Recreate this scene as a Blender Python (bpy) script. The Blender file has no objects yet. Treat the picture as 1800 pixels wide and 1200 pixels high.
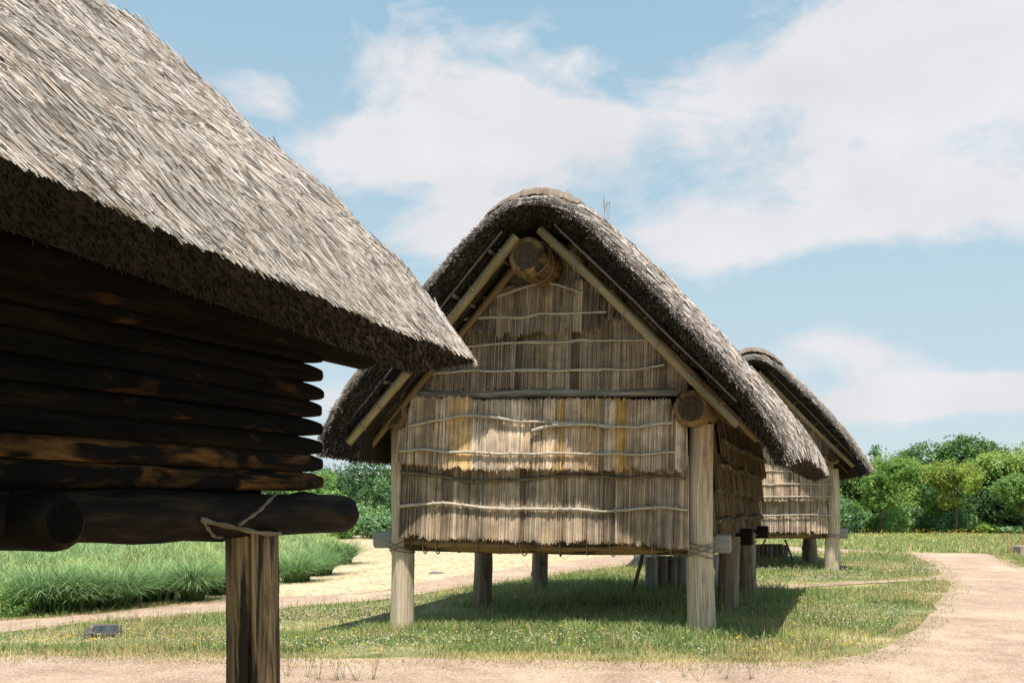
import bpy, math, random
import numpy as np
from mathutils import Vector, Matrix
from mathutils.geometry import delaunay_2d_cdt
rad = math.radians
random.seed(7)
RNG = np.random.default_rng(11)
SC = bpy.context.scene
COL = SC.collection

# ------------------------------------------------------------------ camera, sky, sun, exposure
FOC, HOR, EYE = 1750.0, 890.0, 1.6          # focal length and horizon in photo pixels, eye height
cam = bpy.data.cameras.new('camera'); camo = bpy.data.objects.new('camera', cam); COL.objects.link(camo)
camo.location = (0, 0, EYE); camo.rotation_euler = (rad(90), 0, 0)
cam.sensor_width = 36; cam.lens = 36 * FOC / 1800; cam.shift_y = (HOR - 600) / 1800
cam.clip_start = 0.05; cam.clip_end = 3000
SC.camera = camo
SUNV = Vector((0.074, -0.392, 1.0)).normalized()
sd = bpy.data.lights.new('sun', 'SUN'); sd.energy = 5.0; sd.angle = rad(0.55); sd.color = (1, .935, .84)
so = bpy.data.objects.new('sun', sd); COL.objects.link(so)
so.rotation_euler = SUNV.to_track_quat('Z', 'Y').to_euler()
SC.view_settings.view_transform = 'Standard'; SC.view_settings.look = 'None'
SC.view_settings.exposure = 0.45; SC.view_settings.gamma = 1
world = bpy.data.worlds.new('World'); SC.world = world; world.use_nodes = True


class NT:
    """small node-tree helper"""
    def __init__(s, nt): s.nt = nt; s.n = nt.nodes; s.l = nt.links
    def new(s, t, **kw):
        o = s.n.new(t)
        for k, v in kw.items(): setattr(o, k, v)
        return o
    def put(s, inp, v):
        if v is None: return
        if hasattr(v, 'is_linked') or isinstance(v, bpy.types.NodeSocket): s.l.new(v, inp)
        else: inp.default_value = v
    def math(s, op, a, b=None, c=None, clamp=False):
        o = s.new('ShaderNodeMath', operation=op, use_clamp=clamp)
        s.put(o.inputs[0], a); s.put(o.inputs[1], b)
        if c is not None: s.put(o.inputs[2], c)
        return o.outputs[0]
    def vmath(s, op, a, b=None):
        o = s.new('ShaderNodeVectorMath', operation=op)
        s.put(o.inputs[0], a); s.put(o.inputs[1], b)
        return o.outputs['Value'] if op in ('DISTANCE', 'LENGTH', 'DOT_PRODUCT') else o.outputs[0]
    def noise(s, vec, scale, detail=4, rough=.55, dist=0.0, out='Fac'):
        o = s.new('ShaderNodeTexNoise'); s.put(o.inputs['Vector'], vec)
        o.inputs['Scale'].default_value = scale; o.inputs['Detail'].default_value = detail
        o.inputs['Roughness'].default_value = rough; o.inputs['Distortion'].default_value = dist
        return o.outputs[out]
    def ramp(s, fac, stops, interp='LINEAR'):
        o = s.new('ShaderNodeValToRGB'); s.put(o.inputs[0], fac); r = o.color_ramp; r.interpolation = interp
        while len(r.elements) < len(stops): r.elements.new(.5)
        for e, (p, c) in zip(r.elements, stops): e.position = p; e.color = (*c, 1)
        return o.outputs[0]
    def mix(s, fac, a, b, mode='MIX'):
        o = s.new('ShaderNodeMix', data_type='RGBA', blend_type=mode)
        s.put(o.inputs[0], fac)
        for i, v in ((6, a), (7, b)):
            if isinstance(v, tuple): v = (*v, 1) if len(v) == 3 else v
            s.put(o.inputs[i], v)
        return o.outputs[2]
    def maprange(s, v, a, b, c, d):
        o = s.new('ShaderNodeMapRange'); s.put(o.inputs[0], v)
        for i, q in enumerate((a, b, c, d)): o.inputs[i + 1].default_value = q
        return o.outputs[0]


def build_world():
    g = NT(world.node_tree); g.n.clear()
    tc = g.new('ShaderNodeTexCoord'); d = tc.outputs['Generated']
    sky = g.new('ShaderNodeTexSky', sky_type='NISHITA'); sky.sun_disc = False
    sky.sun_elevation = math.asin(SUNV.z); sky.sun_rotation = rad(180 - 6)
    sky.air_density = 1.0; sky.dust_density = 1.6; sky.ozone_density = 1.4
    sepz = g.new('ShaderNodeSeparateXYZ'); g.l.new(g.vmath('NORMALIZE', d), sepz.inputs[0])
    grad = g.ramp(g.maprange(sepz.outputs[2], 0.0, .9, 0, 1), [(0, (.73, .83, .87)), (.16, (.59, .76, .85)), (.5, (.385, .605, .765)), (1, (.2, .38, .60))])
    gs = g.new('ShaderNodeVectorMath', operation='SCALE'); g.l.new(grad, gs.inputs[0]); gs.inputs['Scale'].default_value = 10.6
    base = g.mix(.85, sky.outputs[0], gs.outputs[0])
    # clouds : direction field, flattened
    nrm = g.vmath('NORMALIZE', d)
    sc = g.vmath('MULTIPLY', nrm, (1, 1, 1.9))
    n1 = g.noise(sc, 6.5, 8, .58, .35)
    n2 = g.noise(sc, 12, 6, .6, .3)
    dens = g.math('MULTIPLY_ADD', n1, 1.9, -1.46)
    dens = g.math('MULTIPLY_ADD', g.math('SUBTRACT', n2, .5), .62, g.math('ADD', dens, .225))
    blobs = [(900, 75, 170, 70, .42), (650, 115, 110, 35, .26), (860, 235, 200, 80, .66), (1090, 215, 120, 60, .30), (600, 275, 110, 60, .62),
             (460, 165, 70, 40, .68), (1460, 110, 170, 70, .45), (1650, 60, 260, 130, .5), (1740, 260, 280, 190, .55), (1400, 310, 200, 55, .34),
             (1650, 370, 230, 60, .40), (1200, 440, 150, 55, .85), (1120, 320, 100, 30, .2), (790, 400, 130, 60, .80), (1430, 615, 130, 55, .5), (1610, 698, 75, 25, 1.0),
             (1480, 715, 80, 24, .7), (1770, 690, 80, 34, .95), (1250, 180, 80, 40, .1), (200, 60, 200, 120, .2),
             (590, 690, 60, 60, .3), (560, 60, 170, 70, -.25), (1330, 480, 260, 45, -.12), (1540, 530, 220, 60, -.2), (1180, 60, 110, 60, -.12), (1500, 240, 60, 30, -.2), (700, 370, 90, 30, -.2)]
    for px, py, rx, ry, st in blobs:
        c = Vector(((px - 900) / FOC, 1, (HOR - py) / FOC)); c.normalize()
        k = 1.9 * ry / rx
        # anisotropic distance, in units of the blob's horizontal radius
        df = g.vmath('SUBTRACT', nrm, tuple(c))
        df = g.vmath('MULTIPLY', df, (FOC / rx, FOC / rx, FOC / ry))
        dist = g.vmath('LENGTH', df)
        f = g.math('EXPONENT', g.math('MULTIPLY', g.math('MULTIPLY', dist, dist), -.8))
        dens = g.math('MULTIPLY_ADD', f, st, dens)
    sep = g.new('ShaderNodeSeparateXYZ'); g.l.new(nrm, sep.inputs[0])
    veil = g.maprange(sep.outputs[2], 0.0, .42, .10, .02)
    cf = g.math('SMOOTH_MIN', g.maprange(dens, .0, .40, 0, 1), .95, .1)
    cf = g.math('MAXIMUM', cf, 0)
    cf = g.math('MAXIMUM', cf, 0)
    shade = g.maprange(g.noise(sc, 7.5, 5, .5), .3, .7, .93, 1.06)
    cc = g.new('ShaderNodeCombineXYZ')
    for i, q in enumerate((8.6, 8.55, 8.8)): g.l.new(g.math('MULTIPLY', shade, q), cc.inputs[i])
    hz = g.mix(veil, base, (6.2, 7.5, 8.1))
    fin = g.mix(cf, hz, cc.outputs[0])
    bg = g.new('ShaderNodeBackground'); g.l.new(fin, bg.inputs[0]); bg.inputs[1].default_value = 0.070
    out = g.new('ShaderNodeOutputWorld'); g.l.new(bg.outputs[0], out.inputs[0])
build_world()


# ------------------------------------------------------------------ helpers
def hgt(x, y):
    """terrain height: level on the right, falling gently to the left"""
    t = np.clip(1.5 - np.asarray(x, float), 0, 9)
    u = np.clip((np.asarray(y, float) - 10.5) / 3.0, 0, 1)
    return -0.045 * t * (1 - t / 30) * u * u * (3 - 2 * u)

def ground_at(px, py):
    z = 0.0
    for _ in range(8):
        Y = (EYE - z) * FOC / (py - HOR); X = (px - 900) / FOC * Y; z = float(hgt(X, Y))
    return X, Y, z

def at(px, py, Y):
    return Vector(((px - 900) / FOC * Y, Y, EYE - (py - HOR) / FOC * Y))

def hash3(i, j, k):
    n = (i * 374761393 + j * 668265263 + k * 2147483647 + 1274126177) & 0xffffffff
    n = ((n ^ (n >> 13)) * 1274126177) & 0xffffffff
    return ((n ^ (n >> 16)) & 0xffff) / 65535.0

def vnoise(p, scale=1.0, seed=0):
    p = np.asarray(p, float) * scale + seed * 17.31
    i = np.floor(p).astype(np.int64); f = p - i; f = f * f * (3 - 2 * f)
    r = 0
    for a in (0, 1):
        for b in (0, 1):
            for c in (0, 1):
                w = (f[..., 0] if a else 1 - f[..., 0]) * (f[..., 1] if b else 1 - f[..., 1]) * (f[..., 2] if c else 1 - f[..., 2])
                r = r + w * hash3(i[..., 0] + a, i[..., 1] + b, i[..., 2] + c)
    return r

def fbm(p, scale=1.0, octv=4, seed=0):
    r = 0; a = .5; t = 0
    for o in range(octv):
        r = r + a * vnoise(p, scale * 2 ** o, seed + o); t += a; a *= .55
    return r / t

def inpoly(x, y, poly):
    x = np.asarray(x); y = np.asarray(y); c = np.zeros(x.shape, bool); n = len(poly)
    for i in range(n):
        x1, y1 = poly[i]; x2, y2 = poly[(i + 1) % n]
        if y1 == y2: continue
        m = ((y1 > y) != (y2 > y)) & (x < (x2 - x1) * (y - y1) / (y2 - y1) + x1)
        c ^= m
    return c


class MB:
    """collects geometry with a colour and a log-space coordinate per vertex; builds ONE mesh object"""
    def __init__(s): s.v = []; s.c = []; s.q = []; s.f = {3: [], 4: []}; s.fm = {3: [], 4: []}; s.n = 0
    def add(s, v, quads=None, tris=None, col=(1, 1, 1), lc=None, mi=0):
        v = np.asarray(v, float).reshape(-1, 3); m = len(v)
        col = np.asarray(col, float)
        if col.ndim == 1: col = np.tile(col[:3], (m, 1))
        s.v.append(v); s.c.append(col[:, :3]); s.q.append(v * 1.0 if lc is None else np.asarray(lc, float))
        for k, fs in ((4, quads), (3, tris)):
            if fs is not None and len(fs):
                fs = np.asarray(fs, np.int64) + s.n; s.f[k].append(fs); s.fm[k].append(np.full(len(fs), mi))
        s.n += m
    def build(s, name, mats, parent=None, smooth=True, **tags):
        me = bpy.data.meshes.new(name)
        V = np.concatenate(s.v); C = np.concatenate(s.c); Q = np.concatenate(s.q)
        me.vertices.add(len(V)); me.vertices.foreach_set('co', V.astype(np.float32).ravel())
        loops = []; tot = []; mi = []
        for k in (4, 3):
            if s.f[k]:
                F = np.concatenate(s.f[k]); loops.append(F.ravel()); tot.append(np.full(len(F), k)); mi.append(np.concatenate(s.fm[k]))
        loops = np.concatenate(loops); tot = np.concatenate(tot); mi = np.concatenate(mi)
        me.loops.add(len(loops)); me.loops.foreach_set('vertex_index', loops.astype(np.int32))
        me.polygons.add(len(tot)); st = np.concatenate([[0], np.cumsum(tot)[:-1]])
        me.polygons.foreach_set('loop_start', st.astype(np.int32)); me.polygons.foreach_set('loop_total', tot.astype(np.int32))
        me.polygons.foreach_set('material_index', mi.astype(np.int32))
        me.polygons.foreach_set('use_smooth', np.full(len(tot), smooth))
        a = me.attributes.new('col', 'FLOAT_COLOR', 'POINT')
        a.data.foreach_set('color', np.concatenate([C, np.ones((len(C), 1))], 1).astype(np.float32).ravel())
        a = me.attributes.new('lc', 'FLOAT_VECTOR', 'POINT'); a.data.foreach_set('vector', Q.astype(np.float32).ravel())
        me.update(calc_edges=True); me.validate()
        if not isinstance(mats, (list, tuple)): mats = [mats]
        for m in mats: me.materials.append(m)
        o = bpy.data.objects.new(name, me); COL.objects.link(o)
        if parent is not None: o.parent = parent
        for k, t in tags.items(): o[k] = t
        return o

def thing(name, label, cat, loc=(0, 0, 0), rz=0, group=None):
    o = bpy.data.objects.new(name, None); COL.objects.link(o); o.empty_display_size = .2
    o.location = loc; o.rotation_euler = (0, 0, rz); o['label'] = label; o['category'] = cat
    if group: o['group'] = group
    return o

def tag(o, label, cat, group=None):
    o['label'] = label; o['category'] = cat
    if group: o['group'] = group
    return o

def frame(t):
    t = np.asarray(t, float); t = t / np.linalg.norm(t)
    u = np.cross(t, (0, 0, 1.0))
    if np.linalg.norm(u) < .15: u = np.cross(t, (0, 1.0, 0))
    u /= np.linalg.norm(u); return u, np.cross(u, t)

def tube(mb, pts, r, n=12, col=(1, 1, 1), cap=True, rough=0.0, knots=0, mi=0, capmi=None, oval=1.0, seed=0, bev=0.0, sq=0):
    """polyline tube; rough = radial noise; lc holds (cos r, sin r, along) for the grain"""
    P = np.asarray(pts, float); m = len(P); R = np.full(m, float(r)) if np.isscalar(r) else np.asarray(r, float)
    if bev and cap:      # round the ends over
        d0 = P[0] - P[1]; d0 /= np.linalg.norm(d0); d1 = P[-1] - P[-2]; d1 /= np.linalg.norm(d1)
        a = [(P[0] + d0 * 0 - d0 * bev, 1), (P[0] - d0 * bev * .4, .93), (P[0], .72)]
        b = [(P[-1] - d1 * bev, 1), (P[-1] - d1 * bev * .4, .93), (P[-1], .72)]
        R0, R1 = R[0], R[-1]
        P = np.array([a[2][0], a[1][0], a[0][0]] + list(P[1:-1]) + [b[0][0], b[1][0], b[2][0]])
        R = np.array([R0 * .72, R0 * .93, R0] + list(R[1:-1]) + [R1, R1 * .93, R1 * .72]); m = len(P)
    L = np.concatenate([[0], np.cumsum(np.linalg.norm(np.diff(P, axis=0), axis=1))])
    T = np.gradient(P, axis=0) if m > 2 else np.tile(P[-1] - P[0], (m, 1))
    th = np.linspace(0, 2 * math.pi, n, endpoint=False)
    u, w = frame(P[-1] - P[0]) if np.linalg.norm(P[-1] - P[0]) > 1e-6 else frame(T[0])
    V = []; Q = []; sd_ = seed if seed else random.random() * 50
    kn = [(random.uniform(L[0], L[-1]), random.uniform(0, 6.28), random.uniform(.02, .05)) for _ in range(knots)]
    for i in range(m):
        t = T[i] / np.linalg.norm(T[i])
        uu = u - t * np.dot(u, t); uu /= np.linalg.norm(uu); ww = np.cross(uu, t)
        rr = np.full(n, R[i])
        if sq: rr = rr / (np.abs(np.cos(th)) ** sq + np.abs(np.sin(th)) ** sq) ** (1 / sq)
        if rough:
            q = np.stack([np.cos(th) * 1.3, np.sin(th) * 1.3, np.full(n, L[i] * 1.6)], 1)
            rr = rr * (1 + rough * 2 * (fbm(q, 1.5, 3, sd_) - .5))
        for (kz, ka, kr) in kn:
            dz = L[i] - kz; da = (th - ka + math.pi) % (2 * math.pi) - math.pi
            rr = rr + R[i] * .20 * np.exp(-(dz / kr) ** 2 - (da * R[i] / kr) ** 2)
        V.append(P[i] + np.outer(np.cos(th) * rr, uu) + np.outer(np.sin(th) * rr, ww) * oval)
        Q.append(np.stack([np.cos(th) * rr, np.sin(th) * rr, np.full(n, L[i])], 1) + (sd_, 0, sd_))
    V = np.concatenate(V); Q = np.concatenate(Q)
    i = np.arange(m - 1)[:, None] * n; j = np.arange(n)[None]; j2 = (j + 1) % n
    quads = np.stack([i + j, i + n + j, i + n + j2, i + j2], -1).reshape(-1, 4)
    c = np.asarray(col, float)
    mb.add(V, quads, col=c, lc=Q, mi=mi)
    if cap:
        cm = mi if capmi is None else capmi
        for e, flip in ((0, False), (m - 1, True)):
            ring = V[e * n:(e + 1) * n]; ctr = P[e]
            rings = [ring] + [ctr + (ring - ctr) * f for f in (.66, .33)] + [ctr[None]]
            vv = np.concatenate(rings); base = Q[e * n:(e + 1) * n]; cq = np.array([[sd_, 0, base[0, 2]]])
            qq = np.concatenate([base] + [cq + (base - cq) * f for f in (.66, .33)] + [cq])
            qs = []
            for k in range(2):
                for a in range(n):
                    b = (a + 1) % n; f = (k * n + a, k * n + b, (k + 1) * n + b, (k + 1) * n + a)
                    qs.append(f if not flip else f[::-1])
            ts = [((2 * n + a, 2 * n + (a + 1) % n, 3 * n) if not flip else (2 * n + (a + 1) % n, 2 * n + a, 3 * n)) for a in range(n)]
            mb.add(vv, qs, ts, col=c, lc=qq, mi=cm)

def lerp_pts(a, b, n, wob=0.0, sag=0.0, seed=0):
    a = np.asarray(a, float); b = np.asarray(b, float); t = np.linspace(0, 1, n)[:, None]
    P = a + (b - a) * t
    if wob:
        q = np.stack([t[:, 0] * 3, t[:, 0] * 0 + seed, t[:, 0] * 0], 1)
        P = P + wob * np.stack([fbm(q, 1.5, 2, seed) - .5, fbm(q, 1.5, 2, seed + 9) - .5, fbm(q, 1.5, 2, seed + 5) - .5], 1) * 2 * np.sin(t * math.pi)
    P[:, 2] -= sag * (4 * t * (1 - t))[:, 0]
    return P

def straws(mb, P, D, L, W, col, N=None, taper=.7):
    """many 3-sided stalks: start points P, directions D (unit), lengths L, widths W, colours col"""
    P = np.asarray(P, float); n = len(P)
    if n == 0: return
    D = D / np.linalg.norm(D, axis=1, keepdims=True)
    A = np.cross(D, RNG.normal(size=(n, 3)) if N is None else N); A /= np.linalg.norm(A, axis=1, keepdims=True) + 1e-9
    B = np.cross(D, A)
    L = np.broadcast_to(L, n)[:, None]; W = np.broadcast_to(W, n)[:, None]
    V = np.empty((n, 6, 3)); E = P + D * L
    for k in range(3):
        a = k * 2.0944
        o = A * math.cos(a) + B * math.sin(a)
        V[:, k] = P + o * W * .5; V[:, 3 + k] = E + o * W * .5 * taper
    b = np.arange(n)[:, None] * 6
    q = np.concatenate([b + np.array([[k, (k + 1) % 3, 3 + (k + 1) % 3, 3 + k]]) for k in range(3)])
    t = b + np.array([[3, 4, 5]])
    mb.add(V.reshape(-1, 3), q, t, col=np.repeat(col, 6, 0))

def blades(mb, P, H, W, az, bend, col, tipcol=None, seg=2):
    """grass blades: roots P, heights H, widths W, azimuth of lean az, bend 0..1"""
    n = len(P)
    if n == 0: return
    up = np.array([0, 0, 1.0]); dr = np.stack([np.cos(az), np.sin(az), np.zeros(n)], 1)
    fa = az + RNG.uniform(-1.2, 1.2, n) + math.pi / 2
    sd_ = np.stack([np.cos(fa), np.sin(fa), np.zeros(n)], 1)
    K = seg; V = np.empty((n, 2 * K + 1, 3)); C = np.empty((n, 2 * K + 1, 3))
    tipcol = col if tipcol is None else tipcol
    for k in range(K + 1):
        t = k / K
        lean = bend * t * t
        pos = P + up * (H * (t - .45 * lean * t))[:, None] + dr * (H * lean)[:, None]
        c = col + (tipcol - col) * t
        if k < K:
            w = W * (1 - .55 * t) * .5
            V[:, 2 * k] = pos - sd_ * w[:, None]; V[:, 2 * k + 1] = pos + sd_ * w[:, None]
            C[:, 2 * k] = c; C[:, 2 * k + 1] = c
        else: V[:, 2 * K] = pos; C[:, 2 * K] = c
    b = np.arange(n)[:, None] * (2 * K + 1)
    q = [b + np.array([[2 * k, 2 * k + 1, 2 * k + 3, 2 * k + 2]]) for k in range(K - 1)]
    mb.add(V.reshape(-1, 3), np.concatenate(q) if q else None, b + np.array([[2 * K - 2, 2 * K - 1, 2 * K]]), col=C.reshape(-1, 3))

def leaves(mb, P, Nn, S, col):
    """small folded leaf faces"""
    n = len(P); Nn = Nn / (np.linalg.norm(Nn, axis=1, keepdims=True) + 1e-9)
    A = np.cross(Nn, RNG.normal(size=(n, 3))); A /= np.linalg.norm(A, axis=1, keepdims=True) + 1e-9
    B = np.cross(Nn, A); S = S[:, None]
    V = np.stack([P - A * S * .5, P + B * S * .28 + Nn * S * .06, P + A * S * .5 - Nn * S * .1, P - B * S * .28 + Nn * S * .06], 1)
    b = np.arange(n)[:, None] * 4
    mb.add(V.reshape(-1, 3), b + np.array([[0, 1, 2, 3]]), col=np.repeat(col, 4, 0))

def pick(cols, n, jit=.12):
    c = np.asarray(cols, float)[RNG.integers(0, len(cols), n)]
    return c * (1 + RNG.uniform(-jit, jit, (n, 1)))


# ------------------------------------------------------------------ materials
def new_mat(name):
    m = bpy.data.materials.new(name); m.use_nodes = True; g = NT(m.node_tree); g.n.clear()
    out = g.new('ShaderNodeOutputMaterial'); return m, g, out

def mat_attr(name, rough=.85, noise=.25, nscale=30, trans=0.0, spec=.2, gain=1.0, bump=0.0):
    """colour carried by each stalk / leaf, with a little mottling"""
    m, g, out = new_mat(name)
    a = g.new('ShaderNodeAttribute', attribute_name='col'); geo = g.new('ShaderNodeNewGeometry')
    nz = g.noise(geo.outputs['Position'], nscale, 3)
    f = g.maprange(nz, .3, .7, gain * (1 - noise), gain * (1 + noise))
    c = g.new('ShaderNodeVectorMath', operation='SCALE'); g.l.new(a.outputs['Color'], c.inputs[0]); g.l.new(f, c.inputs['Scale'])
    b = g.new('ShaderNodeBsdfPrincipled'); g.l.new(c.outputs[0], b.inputs['Base Color'])
    b.inputs['Roughness'].default_value = rough; b.inputs['Specular IOR Level'].default_value = spec
    if bump:
        bp = g.new('ShaderNodeBump'); bp.inputs['Strength'].default_value = bump; bp.inputs['Distance'].default_value = .01
        g.l.new(g.noise(geo.outputs['Position'], 90, 3), bp.inputs['Height']); g.l.new(bp.outputs[0], b.inputs['Normal'])
    sh = b.outputs[0]
    if trans:
        t = g.new('ShaderNodeBsdfTranslucent'); g.l.new(c.outputs[0], t.inputs[0])
        mx = g.new('ShaderNodeMixShader'); mx.inputs[0].default_value = trans
        g.l.new(sh, mx.inputs[1]); g.l.new(t.outputs[0], mx.inputs[2]); sh = mx.outputs[0]
    g.l.new(sh, out.inputs[0]); return m

def mat_wood(name, stops, streak=(14, 14, .9), rough=.75, ends=None, crack=.5, blotch=None, spec=.3, rings=False, bst=(5, 5, 1.5)):
    """grain runs along the log; stops = colour ramp; blotch = (colour, amount) of burnt / stained patches"""
    m, g, out = new_mat(name)
    lc = g.new('ShaderNodeAttribute', attribute_name='lc').outputs['Vector']
    v = g.vmath('MULTIPLY', lc, streak)
    n1 = g.noise(v, 1.0, 7, .62, .4)
    c = g.ramp(n1, stops)
    v2 = g.vmath('MULTIPLY', lc, (streak[0] * 5, streak[1] * 5, streak[2] * 1.2))
    n2 = g.noise(v2, 1.0, 4, .6)
    if rings:
        sub = g.vmath('MULTIPLY', lc, (1, 1, 0))
        v3 = g.noise(g.vmath('MULTIPLY', lc, (22, 22, 1)), 1, 3)
        c = g.mix(g.maprange(v3, .35, .6, 0, .6), c, stops[0][1])
    fine = g.maprange(n2, .35, .65, 1 - crack * .6, 1 + crack * .3)
    c = g.mix(1.0, c, fine, 'MULTIPLY') if False else c
    sc = g.new('ShaderNodeVectorMath', operation='SCALE'); g.l.new(c, sc.inputs[0]); g.l.new(fine, sc.inputs['Scale']); c = sc.outputs[0]
    if blotch:
        bc, lo, hi = blotch
        bn = g.noise(g.vmath('MULTIPLY', lc, bst), 1.0, 6, .6, .8)
        c = g.mix(g.maprange(bn, lo, hi, 0, 1), c, bc)
    b = g.new('ShaderNodeBsdfPrincipled'); g.l.new(c, b.inputs['Base Color'])
    b.inputs['Roughness'].default_value = rough; b.inputs['Specular IOR Level'].default_value = spec
    bp = g.new('ShaderNodeBump'); bp.inputs['Strength'].default_value = .7; bp.inputs['Distance'].default_value = .012
    g.l.new(g.math('ADD', n2, n1), bp.inputs['Height']); g.l.new(bp.outputs[0], b.inputs['Normal'])
    g.l.new(b.outputs[0], out.inputs[0]); return m

def mat_endgrain(name, a, b_, rscale=90):
    m, g, out = new_mat(name)
    lc = g.new('ShaderNodeAttribute', attribute_name='lc').outputs['Vector']
    nz = g.noise(lc, 9, 4)
    v = g.vmath('MULTIPLY', lc, (1, 1, 1))
    n = g.noise(v, 26, 5, .65)
    c = g.ramp(n, [(.3, a), (.7, b_)])
    b = g.new('ShaderNodeBsdfPrincipled'); g.l.new(c, b.inputs['Base Color']); b.inputs['Roughness'].default_value = .9; b.inputs['Specular IOR Level'].default_value = .05
    bp = g.new('ShaderNodeBump'); bp.inputs['Strength'].default_value = .5; bp.inputs['Distance'].default_value = .01
    g.l.new(n, bp.inputs['Height']); g.l.new(bp.outputs[0], b.inputs['Normal'])
    g.l.new(b.outputs[0], out.inputs[0]); return m

def mat_ground(name, stops, scale, fine=60, fstr=.25, rough=.95, bump=.5, bdist=.02, speck=None, patch=None):
    m, g, out = new_mat(name)
    p = g.new('ShaderNodeNewGeometry').outputs['Position']
    n1 = g.noise(p, scale, 6, .6, .3); c = g.ramp(n1, stops)
    if patch:
        pc, ps, lo, hi = patch
        c = g.mix(g.maprange(g.noise(p, ps, 5, .65, .6), lo, hi, 0, 1), c, pc)
    n2 = g.noise(p, fine, 5, .75)
    f = g.maprange(n2, .3, .7, 1 - fstr, 1 + fstr)
    sc = g.new('ShaderNodeVectorMath', operation='SCALE'); g.l.new(c, sc.inputs[0]); g.l.new(f, sc.inputs['Scale']); c = sc.outputs[0]
    if speck:
        vo = g.new('ShaderNodeTexVoronoi'); g.l.new(p, vo.inputs['Vector']); vo.inputs['Scale'].default_value = speck[1]
        vc = g.new('ShaderNodeSeparateColor'); g.l.new(vo.outputs['Color'], vc.inputs[0])
        k = g.math('MULTIPLY', g.math('GREATER_THAN', vc.outputs[0], speck[2]), g.math('LESS_THAN', vo.outputs['Distance'], .42))
        c = g.mix(k, c, speck[0])
    b = g.new('ShaderNodeBsdfPrincipled'); g.l.new(c, b.inputs['Base Color']); b.inputs['Roughness'].default_value = rough
    b.inputs['Specular IOR Level'].default_value = .15
    bp = g.new('ShaderNodeBump'); bp.inputs['Strength'].default_value = bump; bp.inputs['Distance'].default_value = bdist
    g.l.new(n2, bp.inputs['Height']); g.l.new(bp.outputs[0], b.inputs['Normal'])
    g.l.new(b.outputs[0], out.inputs[0]); return m

def mat_plain(name, c, rough=.6, metal=0, nz=.15, nscale=20, spec=.4):
    m, g, out = new_mat(name)
    p = g.new('ShaderNodeNewGeometry').outputs['Position']
    n = g.noise(p, nscale, 5)
    cc = g.ramp(n, [(.3, tuple(x * (1 - nz) for x in c)), (.7, tuple(min(1, x * (1 + nz)) for x in c))])
    b = g.new('ShaderNodeBsdfPrincipled'); g.l.new(cc, b.inputs['Base Color']); b.inputs['Roughness'].default_value = rough
    b.inputs['Metallic'].default_value = metal; b.inputs['Specular IOR Level'].default_value = spec
    g.l.new(b.outputs[0], out.inputs[0]); return m

M = {}
M['thatch'] = mat_attr('thatch_straw', rough=.7, noise=.22, nscale=7, spec=.35)
M['reed'] = mat_attr('wall_reed', rough=.75, noise=.3, nscale=5, spec=.3)
M['blade'] = mat_attr('grass_blade', rough=.75, noise=.2, nscale=1.5, trans=.35, spec=.2)
M['leaf'] = mat_attr('leaf', gain=2.3, rough=.6, noise=.15, nscale=1.0, trans=.4, spec=.3)
M['petal'] = mat_attr('petal', rough=.8, noise=.05, trans=.2)
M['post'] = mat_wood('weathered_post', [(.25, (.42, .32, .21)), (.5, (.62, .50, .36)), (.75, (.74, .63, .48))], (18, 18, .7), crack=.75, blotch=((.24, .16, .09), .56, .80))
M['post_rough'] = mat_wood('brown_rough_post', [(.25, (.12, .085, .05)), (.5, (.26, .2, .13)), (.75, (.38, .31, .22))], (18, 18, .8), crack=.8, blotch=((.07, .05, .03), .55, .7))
M['post_brown'] = mat_wood('stained_shaded_brown_post', [(.3, (.16, .10, .045)), (.5, (.30, .20, .10)), (.7, (.42, .30, .17))], (10, 10, .5), crack=.5, blotch=((.022, .016, .010), .45, .56), bst=(8, 8, .55))  # blotches put stain and shade together into the post's colour
M['grey_wood'] = mat_wood('grey_weathered_timber', [(.3, (.26, .25, .22)), (.7, (.42, .40, .36))], (8, 30, 1.2), crack=.4)
M['beam'] = mat_wood('brown_beam', [(.3, (.09, .05, .02)), (.5, (.22, .13, .05)), (.75, (.34, .22, .10))], (14, 14, 1.1), crack=.6, blotch=((.03, .02, .01), .5, .62))
M['beam_grey'] = mat_wood('greyed_tie_log', [(.3, (.05, .045, .035)), (.5, (.2, .18, .14)), (.7, (.42, .38, .31))], (10, 10, 1.3), crack=.5)
M['char_shaded'] = mat_wood('charred_shaded_log', [(.3, (.003, .0025, .002)), (.55, (.006, .005, .0035)), (.75, (.018, .011, .006))], (7, 7, 1.1), crack=.5, blotch=((.065, .03, .010), .60, .74), rough=.85, spec=.05)  # burnt wood, darkened further with the shade under the eave
M['half_char_shaded'] = mat_wood('half_charred_shaded_log', [(.3, (.012, .008, .004)), (.5, (.085, .042, .014)), (.7, (.20, .10, .033))], (6, 6, 1.2), crack=.4, blotch=((.006, .005, .004), .42, .54), rough=.8, spec=.06)  # half-burnt wood, its colour also lowered to carry eave shade
M['dark_log'] = mat_wood('dark_brown_log', [(.3, (.004, .003, .002)), (.5, (.011, .008, .005)), (.72, (.05, .031, .014))], (6, 6, 1.3), crack=.5, rough=.75, spec=.12)  # brown lowered towards black, shade under the roof included in it
M['end'] = mat_endgrain('log_end_grain', (.03, .022, .014), (.10, .075, .045))
M['end_dark'] = mat_endgrain('dark_log_end', (.0025, .002, .0015), (.008, .006, .004))  # end grain kept near black, shade painted in
M['bamboo'] = mat_wood('bamboo', [(.3, (.10, .07, .03)), (.5, (.23, .165, .075)), (.7, (.36, .28, .145))], (9, 9, .7), crack=.25, rough=.45, spec=.5)
M['bamboo_dark'] = mat_wood('dark_bamboo', [(.3, (.10, .06, .025)), (.7, (.28, .19, .09))], (9, 9, .7), crack=.3, rough=.5)
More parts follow.
